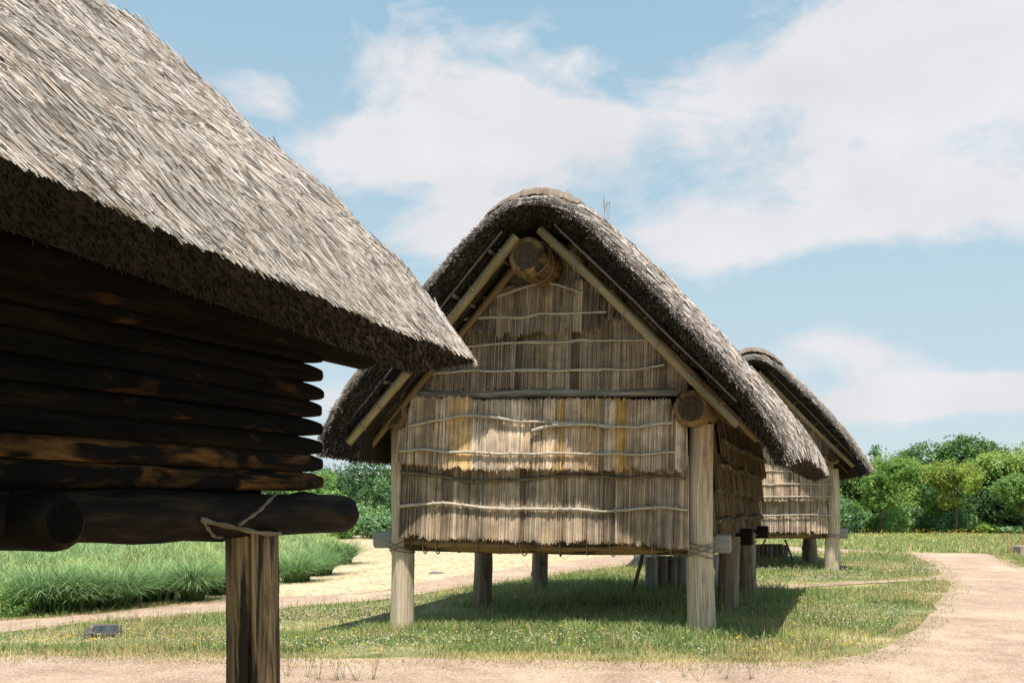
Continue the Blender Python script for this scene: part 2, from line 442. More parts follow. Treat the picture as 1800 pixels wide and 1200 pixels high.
M['stick'] = mat_wood('pale_stick', [(.3, (.36, .31, .24)), (.7, (.64, .57, .46))], (30, 30, 4), crack=.3)
M['stick_dark'] = mat_wood('dark_stick', [(.3, (.09, .07, .045)), (.7, (.26, .21, .14))], (30, 30, 4), crack=.3)
M['rope'] = mat_wood('vine_rope', [(.3, (.16, .13, .09)), (.7, (.38, .33, .25))], (60, 60, 20), crack=.3)
M['bark'] = mat_wood('tree_bark', [(.3, (.05, .04, .03)), (.7, (.16, .13, .10))], (10, 10, 2), crack=.5)
M['barkcap'] = mat_wood('bark_cap', [(.3, (.14, .10, .075)), (.6, (.29, .225, .17)), (.8, (.38, .30, .24))], (4, 20, 5), crack=.4)
M['back'] = mat_plain('dark_backing', (.035, .026, .016), .95)
M['earth'] = mat_ground('lawn_soil', [(.3, (.22, .21, .08)), (.5, (.34, .30, .14)), (.7, (.50, .41, .22))], .9, 45, .35, patch=((.13, .17, .06), .5, .45, .6))
M['path'] = mat_ground('gravel_path', [(.3, (.33, .225, .16)), (.5, (.42, .30, .22)), (.7, (.50, .365, .27))], 1.6, 38, .42, bump=.8, bdist=.02, speck=((.66, .58, .50), 55, .84), patch=((.55, .42, .30), .5, .5, .66))
M['straw'] = mat_ground('mown_straw_ground', [(.3, (.48, .38, .23)), (.5, (.56, .455, .29)), (.7, (.62, .52, .35))], 1.2, 70, .10, bump=.2, bdist=.01, patch=((.44, .38, .21), .35, .60, .80))


# ------------------------------------------------------------------ the ground
def px_poly(pts): return [ground_at(px, py)[:2] for px, py in pts]

def smooth_closed(poly, sub=6, jit=.04):
    n = len(poly); out = []
    P = np.array(poly)
    for i in range(n):
        p0, p1, p2, p3 = P[i - 1], P[i], P[(i + 1) % n], P[(i + 2) % n]
        for k in range(sub):
            t = k / sub
            q = .5 * ((2 * p1) + (-p0 + p2) * t + (2 * p0 - 5 * p1 + 4 * p2 - p3) * t * t + (-p0 + 3 * p1 - 3 * p2 + p3) * t ** 3)
            out.append(tuple(q + RNG.normal(0, jit, 2)))
    return out

main_path = px_poly([(-900, 1150), (-300, 1150), (0, 1153), (250, 1156), (450, 1158), (700, 1158), (1000, 1162), (1200, 1166), (1420, 1164), (1540, 1146), (1590, 1120), (1632, 1085),
                     (1655, 1050), (1668, 1030), (1660, 1021), (1600, 1022), (1490, 1028), (1330, 1038), (1332, 1033), (1490, 1023), (1600, 1018), (1648, 1012), (1650, 1003), (1638, 992), (1612, 980), (1598, 975),
                     (1560, 973), (1470, 973), (1390, 972), (1390, 962), (1470, 965), (1590, 971), (1720, 973), (1755, 982), (1800, 998), (1900, 1030), (2200, 1100), (3000, 1300), (3400, 1600), (900, 2300), (-2600, 1500)])
left_path = px_poly([(-700, 1170), (-300, 1138), (0, 1112), (200, 1091), (400, 1076), (620, 1059), (700, 1050), (830, 1030), (1000, 1008), (1140, 988), (1280, 975), (1390, 972), (1390, 962), (1280, 962), (1140, 971),
                     (1000, 985), (830, 1009), (700, 1032), (640, 1041), (500, 1049), (330, 1060), (200, 1076), (0, 1091), (-300, 1108), (-700, 1130)])
straw_poly = px_poly([(330, 1060), (300, 1050), (400, 1040), (500, 1020), (600, 992), (625, 965), (600, 945), (640, 931), (800, 926), (1000, 928), (1150, 938), (1290, 952), (1390, 958), (1390, 964), (1280, 964),
                      (1140, 973), (1000, 987), (830, 1011), (700, 1034), (640, 1043), (500, 1051)])
reed_poly = px_poly([(-350, 1100), (0, 1082), (90, 1080), (180, 1072), (330, 1056), (420, 1044), (500, 1024), (560, 1010), (604, 990), (612, 972), (590, 950), (560, 938), (300, 930), (-100, 928), (-900, 930), (-1200, 1000)])

def sheet(name, poly, dz, mat, step=.6, **kw):
    out = smooth_closed(poly, **kw)
    P = np.array(out); lo = P.min(0); hi = P.max(0)
    gx, gy = np.meshgrid(np.arange(lo[0], hi[0], step), np.arange(lo[1], hi[1], step)); gx = gx.ravel(); gy = gy.ravel()
    m = inpoly(gx, gy, out); inner = list(zip(gx[m], gy[m])); n = len(out)
    vs = [Vector(p) for p in out] + [Vector(p) for p in inner]
    r = delaunay_2d_cdt(vs, [(i, (i + 1) % n) for i in range(n)], [], 0, 1e-5)
    v = np.array([tuple(p) for p in r[0]]); t = np.array([f for f in r[2] if len(f) == 3])
    c = v[t].mean(1); t = t[inpoly(c[:, 0], c[:, 1], out)]
    a = v[t]; cr = (a[:, 1, 0] - a[:, 0, 0]) * (a[:, 2, 1] - a[:, 0, 1]) - (a[:, 1, 1] - a[:, 0, 1]) * (a[:, 2, 0] - a[:, 0, 0])
    t[cr < 0] = t[cr < 0][:, ::-1]
    mb = MB(); mb.add(np.stack([v[:, 0], v[:, 1], hgt(v[:, 0], v[:, 1]) + dz], 1), tris=t)
    return mb.build(name, mat, kind='structure'), out

def build_ground():
    xs = np.unique(np.concatenate([np.linspace(-900, -40, 20), np.arange(-40, 40, .5), np.linspace(40, 900, 20)]))
    ys = np.unique(np.concatenate([np.linspace(-60, 0, 8), np.arange(0, 90, 1.0), np.linspace(90, 1500, 25)]))
    X, Y = np.meshgrid(xs, ys); n = len(xs)
    V = np.stack([X, Y, hgt(X, Y)], -1).reshape(-1, 3)
    i, j = np.meshgrid(np.arange(len(ys) - 1), np.arange(n - 1), indexing='ij'); b = (i * n + j).ravel()
    mb = MB(); mb.add(V, np.stack([b, b + 1, b + n + 1, b + n], 1)); mb.build('ground', M['earth'], kind='structure')
build_ground()
_, STRAW = sheet('mown_field', straw_poly, .005, M['straw'], .8, sub=5, jit=.05)
_, LPATH = sheet('side_path', left_path, .010, M['path'], .6, sub=6, jit=.03)
_, MPATH = sheet('gravel_path', main_path, .014, M['path'], .6, sub=6, jit=.025)

GREENS = [(.17, .26, .075), (.22, .31, .10), (.28, .35, .12), (.14, .22, .075), (.33, .37, .15)]
DRY = [(.46, .37, .18), (.54, .44, .24), (.38, .32, .15)]

def sector_points(n, d0, d1, half=.60, power=.9):
    """points on the ground in front, thinning with distance"""
    u = RNG.random(n); d = (d0 ** power + u * (d1 ** power - d0 ** power)) ** (1 / power)
    x = RNG.uniform(-half, half, n) * d
    return x, d

def under_house(x, y):
    """rough footprint masks of the raised houses: the grass there is thin"""
    a = inpoly(x, y, [tuple(B2((q[0], q[1]))) for q in ((-4.3, .2), (.2, .2), (.2, 7), (-4.3, 7))])
    return a

def B2(q):
    ca, sa = math.cos(rad(-19.4)), math.sin(rad(-19.4))
    return (2.36 + ca * q[0] - sa * q[1], 12.44 + sa * q[0] + ca * q[1])

def lawn():
    mb = MB()
    x, y = sector_points(520000, 9.0, 34, .62, .75)
    j = RNG.normal(0, .10, x.shape) * (1 + 2.2 * (fbm(np.stack([x, y, x * 0], 1), 1.3, 3, 61) > .5))
    ok = ~inpoly(x + j, y + j * 1.5, MPATH) & ~inpoly(x + j, y - j, LPATH) & ~inpoly(x, y, STRAW) & ~inpoly(x, y, REED)
    p3 = np.stack([x, y, x * 0], 1)
    dens = fbm(p3, .55, 4, 3); uh = under_house(x, y)
    ok &= RNG.random(len(x)) < np.clip((dens - .30) * 4.5, .14, 1) * np.where(uh, .55, 1)
    x, y, dens, uh = x[ok], y[ok], dens[ok], uh[ok]; n = len(x)
    # distance to path edge approximated by a wider test : dry fringe
    near = np.zeros(n, bool)
    for dx, dy in ((.3, 0), (-.3, 0), (0, .5), (0, -.5), (.2, .3), (-.2, -.3)):
        near |= inpoly(x + dx, y + dy, MPATH)
    near |= inpoly(x, y - .35, LPATH) | inpoly(x, y + .35, LPATH)
    g = pick(GREENS, n, .18); d = pick(DRY, n, .2)
    w = np.clip((.52 - fbm(np.stack([x, y, x * 0], 1), .8, 4, 21)) * 3.2 + .16, .04, .8)
    w = np.where(near, .85, w); isdry = RNG.random(n) < w
    c = np.where(isdry[:, None], d, g)
    h = RNG.uniform(.035, .10, n) * (1 + 1.3 * (RNG.random(n) < .10)) * np.where(near, .55, 1)
    h *= .7 + dens
    h = np.where(uh, h * 1.5, h)
    wdt = (.0045 + .00032 * y) * RNG.uniform(.7, 1.3, n)
    blades(mb, np.stack([x, y, hgt(x, y)], 1), h, wdt, RNG.uniform(0, 6.28, n), RNG.uniform(.1, .9, n), c, c * 1.25, 2)
    mb.build('lawn_grass', M['blade'], kind='stuff', label='green and dry lawn grass around the raised storehouses', category='grass')
    mb = MB(); x, y = sector_points(260000, 8.5, 30, .62, .75); ins = inpoly(x, y, MPATH)
    x, y = x[ins], y[ins]; wob = .10 + .55 * fbm(np.stack([x, y, x * 0], 1), 1.1, 4, 91)
    nr = np.zeros(len(x), bool)
    for a in np.linspace(0, 6.28, 8, endpoint=False): nr |= ~inpoly(x + wob * .8 * math.cos(a), y + wob * 1.3 * math.sin(a), MPATH)
    nr &= RNG.random(len(x)) < .55; x, y = x[nr], y[nr]; n = len(x)
    c = pick(DRY + DRY + GREENS[:3], n, .2)
    blades(mb, np.stack([x, y, hgt(x, y) + .012], 1), RNG.uniform(.015, .055, n), (.004 + .0003 * y) * RNG.uniform(.7, 1.3, n), RNG.uniform(0, 6.28, n), RNG.uniform(.3, 1.4, n), c, c * 1.15, 2)
    mb.build('dry_grass_fringe', M['blade'], kind='stuff', label='short dry grass creeping over the edges of the gravel path', category='grass')
    mb = MB(); x, y = sector_points(9000, 8.5, 30, .62, .8); ins = inpoly(x, y, MPATH); x, y = x[ins], y[ins]; m = len(x)
    r = RNG.uniform(.004, .012, m) * (1 + 1.2 * (RNG.random(m) < .04)); o = np.array([(1, 0, .1), (.2, .9, 0), (-.8, .5, .1), (-.7, -.7, 0), (.4, -.9, 0), (.1, 0, .7)])
    V = np.stack([x, y, hgt(x, y) + .014], 1)[:, None] + o[None] * r[:, None, None] * RNG.uniform(.7, 1.3, (m, 6, 1)); b = np.arange(m)[:, None] * 6
    mb.add(V.reshape(-1, 3), tris=np.concatenate([b + np.array([[k, (k + 1) % 5, 5]]) for k in range(5)]), col=np.repeat(pick([(.5, .40, .32), (.36, .28, .22), (.6, .52, .44)], m), 6, 0))
    mb.build('path_gravel', M['petal'], smooth=False, kind='stuff', label='loose small stones lying on the gravel path', category='gravel')
    # taller tufts around the posts and below the house
    mb = MB(); P = []
    for _ in range(1500):
        qx, qy = random.uniform(-4.7, .6), random.choice([random.uniform(-.5, .9), random.uniform(-.3, .7), random.uniform(3.5, 7.4)])
        if qy > 3 and qx < -3: continue
        bx, by = B2((qx, qy)); k = random.randint(5, 16)
        s = random.uniform(.03, .09)
        for __ in range(k): P.append((bx + random.gauss(0, s), by + random.gauss(0, s), qy))
    P = np.array(P); n = len(P)
    h = RNG.uniform(.09, .24, n) * np.where(P[:, 2] > 3, 1.35, 1.0)
    c = pick(GREENS, n, .2); dr = RNG.random(n) < .15; c[dr] = pick(DRY, dr.sum())
    blades(mb, np.stack([P[:, 0], P[:, 1], hgt(P[:, 0], P[:, 1])], 1), h, RNG.uniform(.006, .012, n), RNG.uniform(0, 6.28, n), RNG.uniform(.2, 1.0, n), c, c * 1.3, 3)
    mb.build('tall_grass', M['blade'], kind='stuff', label='taller grass tufts under and beside the middle storehouse', category='grass')

def clover():
    # white heads in drifts, yellow heads scattered
    def heads(name, n, dens_fn, cols, r0, r1, z0, z1, flat, label, cat, d0=9, d1=32, stem=False):
        x, y = sector_points(n, d0, d1, .60, .9)
        ok = ~inpoly(x, y, MPATH) & ~inpoly(x, y, LPATH) & ~inpoly(x, y, STRAW) & ~inpoly(x, y, REED)
        ok &= RNG.random(n) < dens_fn(x, y)
        x, y = x[ok], y[ok]; m = len(x); z = hgt(x, y) + RNG.uniform(z0, z1, m); r = RNG.uniform(r0, r1, m) * (1 + y / 45)
        P = np.stack([x, y, z], 1)
        o = np.array([(1, 0, 0), (.3, .95, 0), (-.8, .6, 0), (-.8, -.6, 0), (.3, -.95, 0), (0, 0, flat), (0, 0, -flat * .6)])
        V = P[:, None] + o[None] * r[:, None, None]
        b = np.arange(m)[:, None] * 7
        t = np.concatenate([b + np.array([[k, (k + 1) % 5, 5]]) for k in range(5)] + [b + np.array([[(k + 1) % 5, k, 6]]) for k in range(5)])
        mb = MB(); mb.add(V.reshape(-1, 3), tris=t, col=np.repeat(pick(cols, m, .1), 7, 0))
        mb.build(name, M['petal'], kind='stuff', label=label, category=cat)
    def dw(x, y):
        base = np.clip((fbm(np.stack([x, y, x * 0], 1), .9, 4, 33) - .56) * 7, 0, .3)
        a = inpoly(x, y, px_poly([(470, 1080), (690, 1068), (690, 1092), (560, 1102), (470, 1110)])) * .9
        c = inpoly(x, y, px_poly([(1400, 1010), (1640, 995), (1650, 1008), (1620, 1016), (1400, 1030)])) * .5
        e = inpoly(x, y, px_poly([(0, 1120), (400, 1100), (400, 1140), (0, 1140)])) * .22
        f = inpoly(x, y, px_poly([(560, 1120), (1150, 1122), (1150, 1148), (560, 1145)])) * .30
        uh = under_house(x, y)
        return np.maximum.reduce([base, a, c, e, f]) * np.where(uh, .05, 1)
    heads('white_clover', 60000, dw, [(.62, .52, .40), (.52, .43, .31), (.70, .62, .50)], .008, .0145, .05, .12, .8, 'white clover heads dotted in drifts through the lawn', 'clover')
    def dy_(x, y):
        return np.clip((fbm(np.stack([x, y, x * 0], 1), .7, 3, 50) - .48) * 3, .02, .5) * np.where(y > 22, .15, 1)
    heads('yellow_flowers', 4200, dy_, [(.80, .52, .02), (.85, .60, .03)], 
          .013, .022, .09, .18, .35, 'small yellow flowers scattered over the lawn', 'flowers')
    # meadow in front of the trees
    n = 60000; x = RNG.uniform(6, 42, n); y = RNG.uniform(32, 56, n)
    ok = ~inpoly(x, y, MPATH); x, y = x[ok], y[ok]; n = len(x)
    mb = MB(); c = pick(GREENS + DRY[:2], n, .2) * 1.15
    blades(mb, np.stack([x, y, hgt(x, y)], 1), RNG.uniform(.10, .28, n), RNG.uniform(.02, .04, n), RNG.uniform(0, 6.28, n), RNG.uniform(.1, .8, n), c, c * 1.2, 2)
    mb.build('meadow_grass', M['blade'], kind='stuff', label='rough meadow grass between the path and the trees', category='grass')
    x = RNG.uniform(6, 42, 9000); y = 56 - 22 * RNG.random(9000) ** 1.25
    ok = RNG.random(9000) < np.clip((fbm(np.stack([x, y, x * 0], 1), .5, 3, 5) - .42) * 1.6, .01, .4); x, y = x[ok], y[ok]; m = len(x)
    mb = MB(); o = np.array([(1, 0, 0), (0, 1, 0), (-1, 0, 0), (0, -1, 0), (0, 0, .5)])
    z = hgt(x, y) + RNG.uniform(.2, .4, m); r = RNG.uniform(.022, .04, m)
    V = np.stack([x, y, z], 1)[:, None] + o[None] * r[:, None, None]; b = np.arange(m)[:, None] * 5
    mb.add(V.reshape(-1, 3), tris=np.concatenate([b + np.array([[k, (k + 1) % 4, 4]]) for k in range(4)]), col=np.repeat(pick([(.80, .60, .05), (.72, .55, .06)], m), 5, 0))
    mb.build('meadow_flowers', M['petal'], kind='stuff', label='band of yellow flowers along the foot of the trees', category='flowers')

def straw_litter():
    n = 45000; x = RNG.uniform(-14, 12, n); y = 14 + 60 * RNG.random(n) ** 1.5
    ok = inpoly(x, y, STRAW); x, y = x[ok], y[ok]; n = len(x)
    a = RNG.uniform(0, 6.28, n); D = np.stack([np.cos(a), np.sin(a), RNG.uniform(-.05, .12, n)], 1)
    mb = MB(); straws(mb, np.stack([x, y, hgt(x, y) + .008], 1), D, RNG.uniform(.06, .18, n), .004 + .0003 * y, pick([(.54, .44, .28), (.60, .50, .34), (.50, .40, .24)], n, .08))
    mb.build('straw_litter', M['thatch'], smooth=False, kind='stuff', label='dry cut straw lying on the mown field', category='straw')


# ------------------------------------------------------------------ thatch roof
THATCH = [(.53, .465, .425), (.47, .41, .37), (.60, .535, .49), (.51, .43, .37), (.34, .29, .255), (.57, .50, .465)]
THATCH_END_SHADE = [(.045, .036, .027), (.07, .057, .044), (.10, .083, .065), (.03, .025, .02), (.16, .135, .11)]  # cut ends, darkened to carry the shade on rake faces and eaves

def resample(poly, step):
    P = np.asarray(poly, float); seg = np.linalg.norm(np.diff(P, axis=0), axis=1); L = np.concatenate([[0], np.cumsum(seg)])
    n = max(3, int(L[-1] / step)); t = np.linspace(0, L[-1], n)
    return np.stack([np.interp(t, L, P[:, k]) for k in range(2)], 1), t

def smooth_line(P, it=2):
    P = np.asarray(P, float)
    for _ in range(it):
        Q = [P[0]]
        for a, b in zip(P[:-1], P[1:]): Q += [a * .75 + b * .25, a * .25 + b * .75]
        Q.append(P[-1]); P = np.array(Q)
    return P

def roof_mesh(outer, inner, y0, y1, zoff=lambda y: 0 * y, bull=.22, bull_len=.45, under=.28, step=.12, bump=.05, seed=1):
    """solid thatch: outer (x,z) from left eave to right eave, inner the same way. y0 front end, y1 back end.
    returns MB with the solid, and a sampler of its outer skin"""
    O, _ = resample(smooth_line(outer), step); n = len(O)
    Iq, _ = resample(inner, .02); 
    ti = np.linspace(0, 1, len(Iq)); I = np.stack([np.interp(np.linspace(0, 1, n), ti, Iq[:, k]) for k in range(2)], 1)
    T = np.gradient(O, axis=0); T /= np.linalg.norm(T, axis=1, keepdims=True); N = np.stack([-T[:, 1], T[:, 0]], 1)
    ys = np.unique(np.concatenate([y0 + np.array([0, .04, .1, .18, .28, .4, .52]), np.arange(y0 + .65, y1 - .5, .22), y1 - np.array([.5, .4, .28, .18, .1, .04, 0])]))
    m = len(ys); V = np.empty((m, n, 3)); VI = np.empty((m, n, 3))
    for k, y in enumerate(ys):
        e = min(y - y0, y1 - y)
        s = 0 if e >= bull_len else 1 - math.sqrt(max(0, 1 - (1 - e / bull_len) ** 2))
        q = np.stack([O[:, 0], np.full(n, y), O[:, 1]], 1)
        b = bump * 2 * (fbm(q, 1.1, 4, seed) - .5) + .25 * bump * (vnoise(q, 7, seed + 3) - .5) - bull * s
        V[k, :, 0] = O[:, 0] + N[:, 0] * b; V[k, :, 2] = O[:, 1] + N[:, 1] * b + zoff(y); V[k, :, 1] = y
        yi = y0 + under + (y - y0) * (y1 - y0 - 2 * under) / (y1 - y0)
        VI[k, :, 0] = I[:, 0]; VI[k, :, 2] = I[:, 1] + zoff(y); VI[k, :, 1] = yi
    return V, VI, ys

def grid_faces(m, n, flip=False):
    i, j = np.meshgrid(np.arange(m - 1), np.arange(n - 1), indexing='ij'); b = (i * n + j).ravel()
    q = np.stack([b, b + 1, b + n + 1, b + n], 1)
    return q[:, ::-1] if flip else q

def strip(mb, A, B, sub, jit, col, seed=0):
    """surface between two rows of points with sub-divisions and lumps"""
    n = len(A); rows = []
    for k in range(sub + 1):
        t = k / sub; R = A * (1 - t) + B * t
        if 0 < k < sub: R = R + (np.stack([fbm(R, 6, 3, seed + a) for a in range(3)], 1) - .5) * jit
        rows.append(R)
    mb.add(np.concatenate(rows), grid_faces(sub + 1, n), col=col); return np.array(rows)

def sample_grid(V, n, u0=0, u1=1, v0=0, v1=1):
    """random points on a (m,n,3) grid: positions, unit tangents along the 2 axes, normal"""
    m, k = V.shape[:2]
    # area weighting
    A = np.linalg.norm(np.cross(V[1:, :-1] - V[:-1, :-1], V[:-1, 1:] - V[:-1, :-1]), axis=2)
    i0, i1 = int(u0 * (m - 1)), max(int(math.ceil(u1 * (m - 1))), 1); j0, j1 = int(v0 * (k - 1)), max(int(math.ceil(v1 * (k - 1))), 1)
    W = np.zeros_like(A); W[i0:i1, j0:j1] = A[i0:i1, j0:j1]; W = W.ravel() / W.sum()
    c = RNG.choice(len(W), n, p=W); i = c // (k - 1); j = c % (k - 1); a = RNG.random((n, 1)); b = RNG.random((n, 1))
    P = V[i, j] * (1 - a) * (1 - b) + V[i + 1, j] * a * (1 - b) + V[i, j + 1] * (1 - a) * b + V[i + 1, j + 1] * a * b
    Ty = V[i + 1, j] - V[i, j]; Tx = V[i, j + 1] - V[i, j]
    Ty /= np.linalg.norm(Ty, axis=1, keepdims=True); Tx /= np.linalg.norm(Tx, axis=1, keepdims=True)
    N = np.cross(Ty, Tx); N /= np.linalg.norm(N, axis=1, keepdims=True) + 1e-9
    return P, Ty, Tx, N

def thatch_roof(outer, inner, y0, y1, n_top, n_face, parent, zoff=lambda y: 0 * y, straw_len=(.16, .34), straw_w=.012, bull=.22, bull_len=.45, under=.28,
                side='both', skew=lambda P: 0 * P[:, 0], lift=.16, seed=1, top_cols=None, bump=.05, n_under=3000, face_front=True, ysamp=(0, 1), apex=None, eave_shade=1.0):
    top_cols = top_cols or THATCH
    V, VI, ys = roof_mesh(outer, inner, y0, y1, zoff, bull, bull_len, under, seed=seed, bump=bump)
    m, n = V.shape[:2]; mb = MB()
    base = np.array([.15, .125, .10]); dark = np.array([.022, .018, .013])  # dark holds the shade under the thatch as colour
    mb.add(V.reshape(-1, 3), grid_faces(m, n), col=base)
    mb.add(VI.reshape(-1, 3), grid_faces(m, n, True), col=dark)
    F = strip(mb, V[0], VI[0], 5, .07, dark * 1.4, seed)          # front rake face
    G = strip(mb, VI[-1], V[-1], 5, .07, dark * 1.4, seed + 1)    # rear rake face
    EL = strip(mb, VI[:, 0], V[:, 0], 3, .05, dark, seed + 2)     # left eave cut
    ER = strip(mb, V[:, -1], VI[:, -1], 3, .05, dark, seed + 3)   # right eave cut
    # stalks on the outer skin, pointing down the slope
    v0, v1 = {'both': (0, 1), 'right': (.5, 1), 'left': (0, .5)}[side]
    P, Ty, Tx, N = sample_grid(V, n_top, ysamp[0], ysamp[1], v0, v1)
    N *= np.sign(N[:, 2:3] + 1e-3)
    ax = apex if apex is not None else .5 * (outer[0][0] + outer[-1][0])
    dn = Tx * np.where(P[:, 0:1] > ax, 1, -1)                      # x grows to the right : down is away from apex
    sk = skew(P)[:, None] + RNG.normal(0, .075, (n_top, 1)) + .25 * (fbm(P, 2.5, 2, seed + 50)[:, None] - .5)
    D = dn * np.cos(sk) + Ty * np.sin(sk) + N * RNG.normal(lift * .30, lift * .5, (n_top, 1))
    L = RNG.uniform(*straw_len, n_top)
    D /= np.linalg.norm(D, axis=1, keepdims=True)
    clump = fbm(P * (1, 1, 1), 4.5, 3, seed + 7)
    off = .002 + .11 * np.clip(clump - .42, 0, 1) * RNG.random(n_top); L = L * (.55 + .9 * clump)
    S = P + N * off[:, None] - D * (L * .7)[:, None]
    C = pick(top_cols, n_top, .12) * (.82 + .36 * fbm(P, 1.4, 3, seed + 30))[:, None]
    C[RNG.random(n_top) < .13] *= .28; C[RNG.random(n_top) < .05] *= (.95, .78, .6)  # scattered stalks darkened to paint the shaded gaps between straws
    straws(mb, S, D, L, RNG.uniform(.6, 1.4, n_top) * straw_w, C, taper=.8)
    # stubs : cut stalk ends on the rake face, shade put into their colour
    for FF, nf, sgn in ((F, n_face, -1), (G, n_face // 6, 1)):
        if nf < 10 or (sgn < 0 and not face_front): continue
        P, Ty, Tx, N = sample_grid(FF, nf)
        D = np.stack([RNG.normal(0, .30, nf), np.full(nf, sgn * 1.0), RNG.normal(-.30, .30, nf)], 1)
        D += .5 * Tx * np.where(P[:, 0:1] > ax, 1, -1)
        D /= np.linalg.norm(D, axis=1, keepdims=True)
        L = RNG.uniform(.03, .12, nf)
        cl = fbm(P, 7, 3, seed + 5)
        C = pick(THATCH_END_SHADE, nf, .2) * (.25 + 1.0 * cl)[:, None]
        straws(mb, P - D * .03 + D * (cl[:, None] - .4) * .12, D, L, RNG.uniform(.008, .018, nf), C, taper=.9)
    # rim : lighter stalk ends on the outer shoulder
    for rows, nf in ((V[:2], n_face // 8),):
        P, Ty, Tx, N = sample_grid(rows, nf); N *= np.sign(N[:, 2:3] + 1e-3)
        D = np.stack([RNG.normal(0, .35, nf), RNG.normal(-.5, .3, nf), RNG.normal(-.05, .3, nf)], 1) + N * .3 + Tx * np.where(P[:, 0:1] > ax, .6, -.6)
        straws(mb, P - N * .01, D, RNG.uniform(.03, .09, nf), RNG.uniform(.008, .014, nf), pick(THATCH, nf, .2) * (.20 + .5 * fbm(P, 5, 3, seed + 6))[:, None])
    # eave cuts and under side : hanging ends, eave shade put into their colour
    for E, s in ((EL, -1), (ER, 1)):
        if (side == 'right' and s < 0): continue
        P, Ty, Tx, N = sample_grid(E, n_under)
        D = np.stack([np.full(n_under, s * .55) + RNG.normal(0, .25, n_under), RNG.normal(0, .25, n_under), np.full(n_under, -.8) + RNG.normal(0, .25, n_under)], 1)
        straws(mb, P - D * .03, D, RNG.uniform(.03, .08, n_under), RNG.uniform(.007, .014, n_under), pick(THATCH_END_SHADE, n_under, .2) * eave_shade)
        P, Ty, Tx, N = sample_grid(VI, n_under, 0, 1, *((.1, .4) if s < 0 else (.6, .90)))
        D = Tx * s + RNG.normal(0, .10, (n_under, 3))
        straws(mb, P, D, RNG.uniform(.08, .22, n_under), RNG.uniform(.007, .012, n_under), pick(THATCH_END_SHADE, n_under, .2) * .9 * eave_shade)
    return mb, V, VI


# ------------------------------------------------------------------ reed wall panels
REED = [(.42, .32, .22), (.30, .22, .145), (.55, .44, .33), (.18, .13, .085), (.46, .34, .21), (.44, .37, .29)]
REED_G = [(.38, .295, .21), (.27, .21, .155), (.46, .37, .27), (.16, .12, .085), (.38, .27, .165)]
REED_SHADE = [(.17, .12, .07), (.13, .09, .05), (.21, .15, .09), (.10, .07, .045)]  # darker copy of the reed tones, holding the side wall's shade
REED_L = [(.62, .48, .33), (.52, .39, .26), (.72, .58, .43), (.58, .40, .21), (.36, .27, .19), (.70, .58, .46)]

def reed_panel(name, parent, org, U, OUT, x0, x1, zb, zt, ob, ot, cols, layers=4, w=.0080, seed=0, gold=None, bundle=.13, rag=.035):
    """vertical reeds hung side by side. U along the wall, OUT outward; zb/zt functions of x; ob/ot outward offsets at bottom / top"""
    mb = MB(); U = np.array(U, float); OUT = np.array(OUT, float); org = np.array(org, float)
    xs = np.linspace(x0, x1, 40); zbs = np.array([zb(x) for x in xs]); zts = np.array([zt(x) for x in xs])
    zts = np.maximum(zts, zbs + .02)
    rows = []
    for z_, o_ in ((zbs + .03, ob - .035), (zts - .02, ot - .035), (zts - .02, ot - .09), (zbs + .03, ot - .09)):
        rows.append(org + U * xs[:, None] + OUT * np.broadcast_to(o_, 40)[:, None] + np.array([0, 0, 1.0]) * z_[:, None])
    rows.append(rows[0])
    mb.add(np.concatenate(rows), grid_faces(5, 40), col=np.array([.07, .055, .038]))
    nper = int((x1 - x0) / w)
    nb = int((x1 - x0) / bundle) + 3
    tone = RNG.uniform(.80, 1.2, nb); hue = RNG.integers(0, len(cols), nb); edge = np.sort(RNG.uniform(0, 1, nb))
    btm = RNG.normal(0, rag * .45, nb)
    for l in range(layers):
        n = int(nper * 1.25)
        x = RNG.uniform(x0, x1, n); zb_ = np.interp(x, xs, zbs); zt_ = np.interp(x, xs, zts)
        bi = np.clip(((x - x0) / bundle + .25 * np.sin(x * 9 + seed)).astype(int), 0, nb - 1)
        full = RNG.random(n) < .75
        z1 = zt_ + RNG.normal(0, rag * .5, n) - .01; z0 = zb_ + btm[bi] + RNG.normal(0, rag * .4, n) + l * -.006
        ln = z1 - z0
        part = ~full; z1[part] -= RNG.random(part.sum()) * ln[part] * .6
        ln = np.maximum(z1 - z0, .05)
        fr = l / max(1, layers - 1)
        tt = (z1 - zb_) / np.maximum(zt_ - zb_, .05)
        o1 = ot + (ob - ot) * (1 - np.clip(tt, 0, 1)) - .02 + .022 * fr + RNG.uniform(0, .008, n)
        o0 = ob - .03 + .03 * fr + RNG.uniform(0, .012, n)
        A = org + U * x[:, None] + OUT * o1[:, None] + np.array([0, 0, 1.0]) * z1[:, None]
        spread = .018 * np.sin((x - x0) / bundle * 6.28)
        B = org + U * (x + RNG.normal(0, .008, n) + spread)[:, None] + OUT * o0[:, None] + np.array([0, 0, 1.0]) * z0[:, None]
        C = np.asarray(cols)[np.where(RNG.random(n) < .55, hue[bi], RNG.integers(0, len(cols), n))] * (tone[bi] * RNG.uniform(.55, 1.35, n))[:, None]
        if gold is not None:
            for (g0, g1, gc, amt) in gold:
                k = (x > g0) & (x < g1) & (RNG.random(n) < amt); C[k] = np.array(gc) * RNG.uniform(.8, 1.15, (k.sum(), 1))
        D = B - A; L = np.linalg.norm(D, axis=1)
        straws(mb, A, D / L[:, None], L, RNG.uniform(.6, 1.35, n) * w * 1.15, C, taper=.75)
    return mb.build(name, M['reed'], parent, smooth=False)

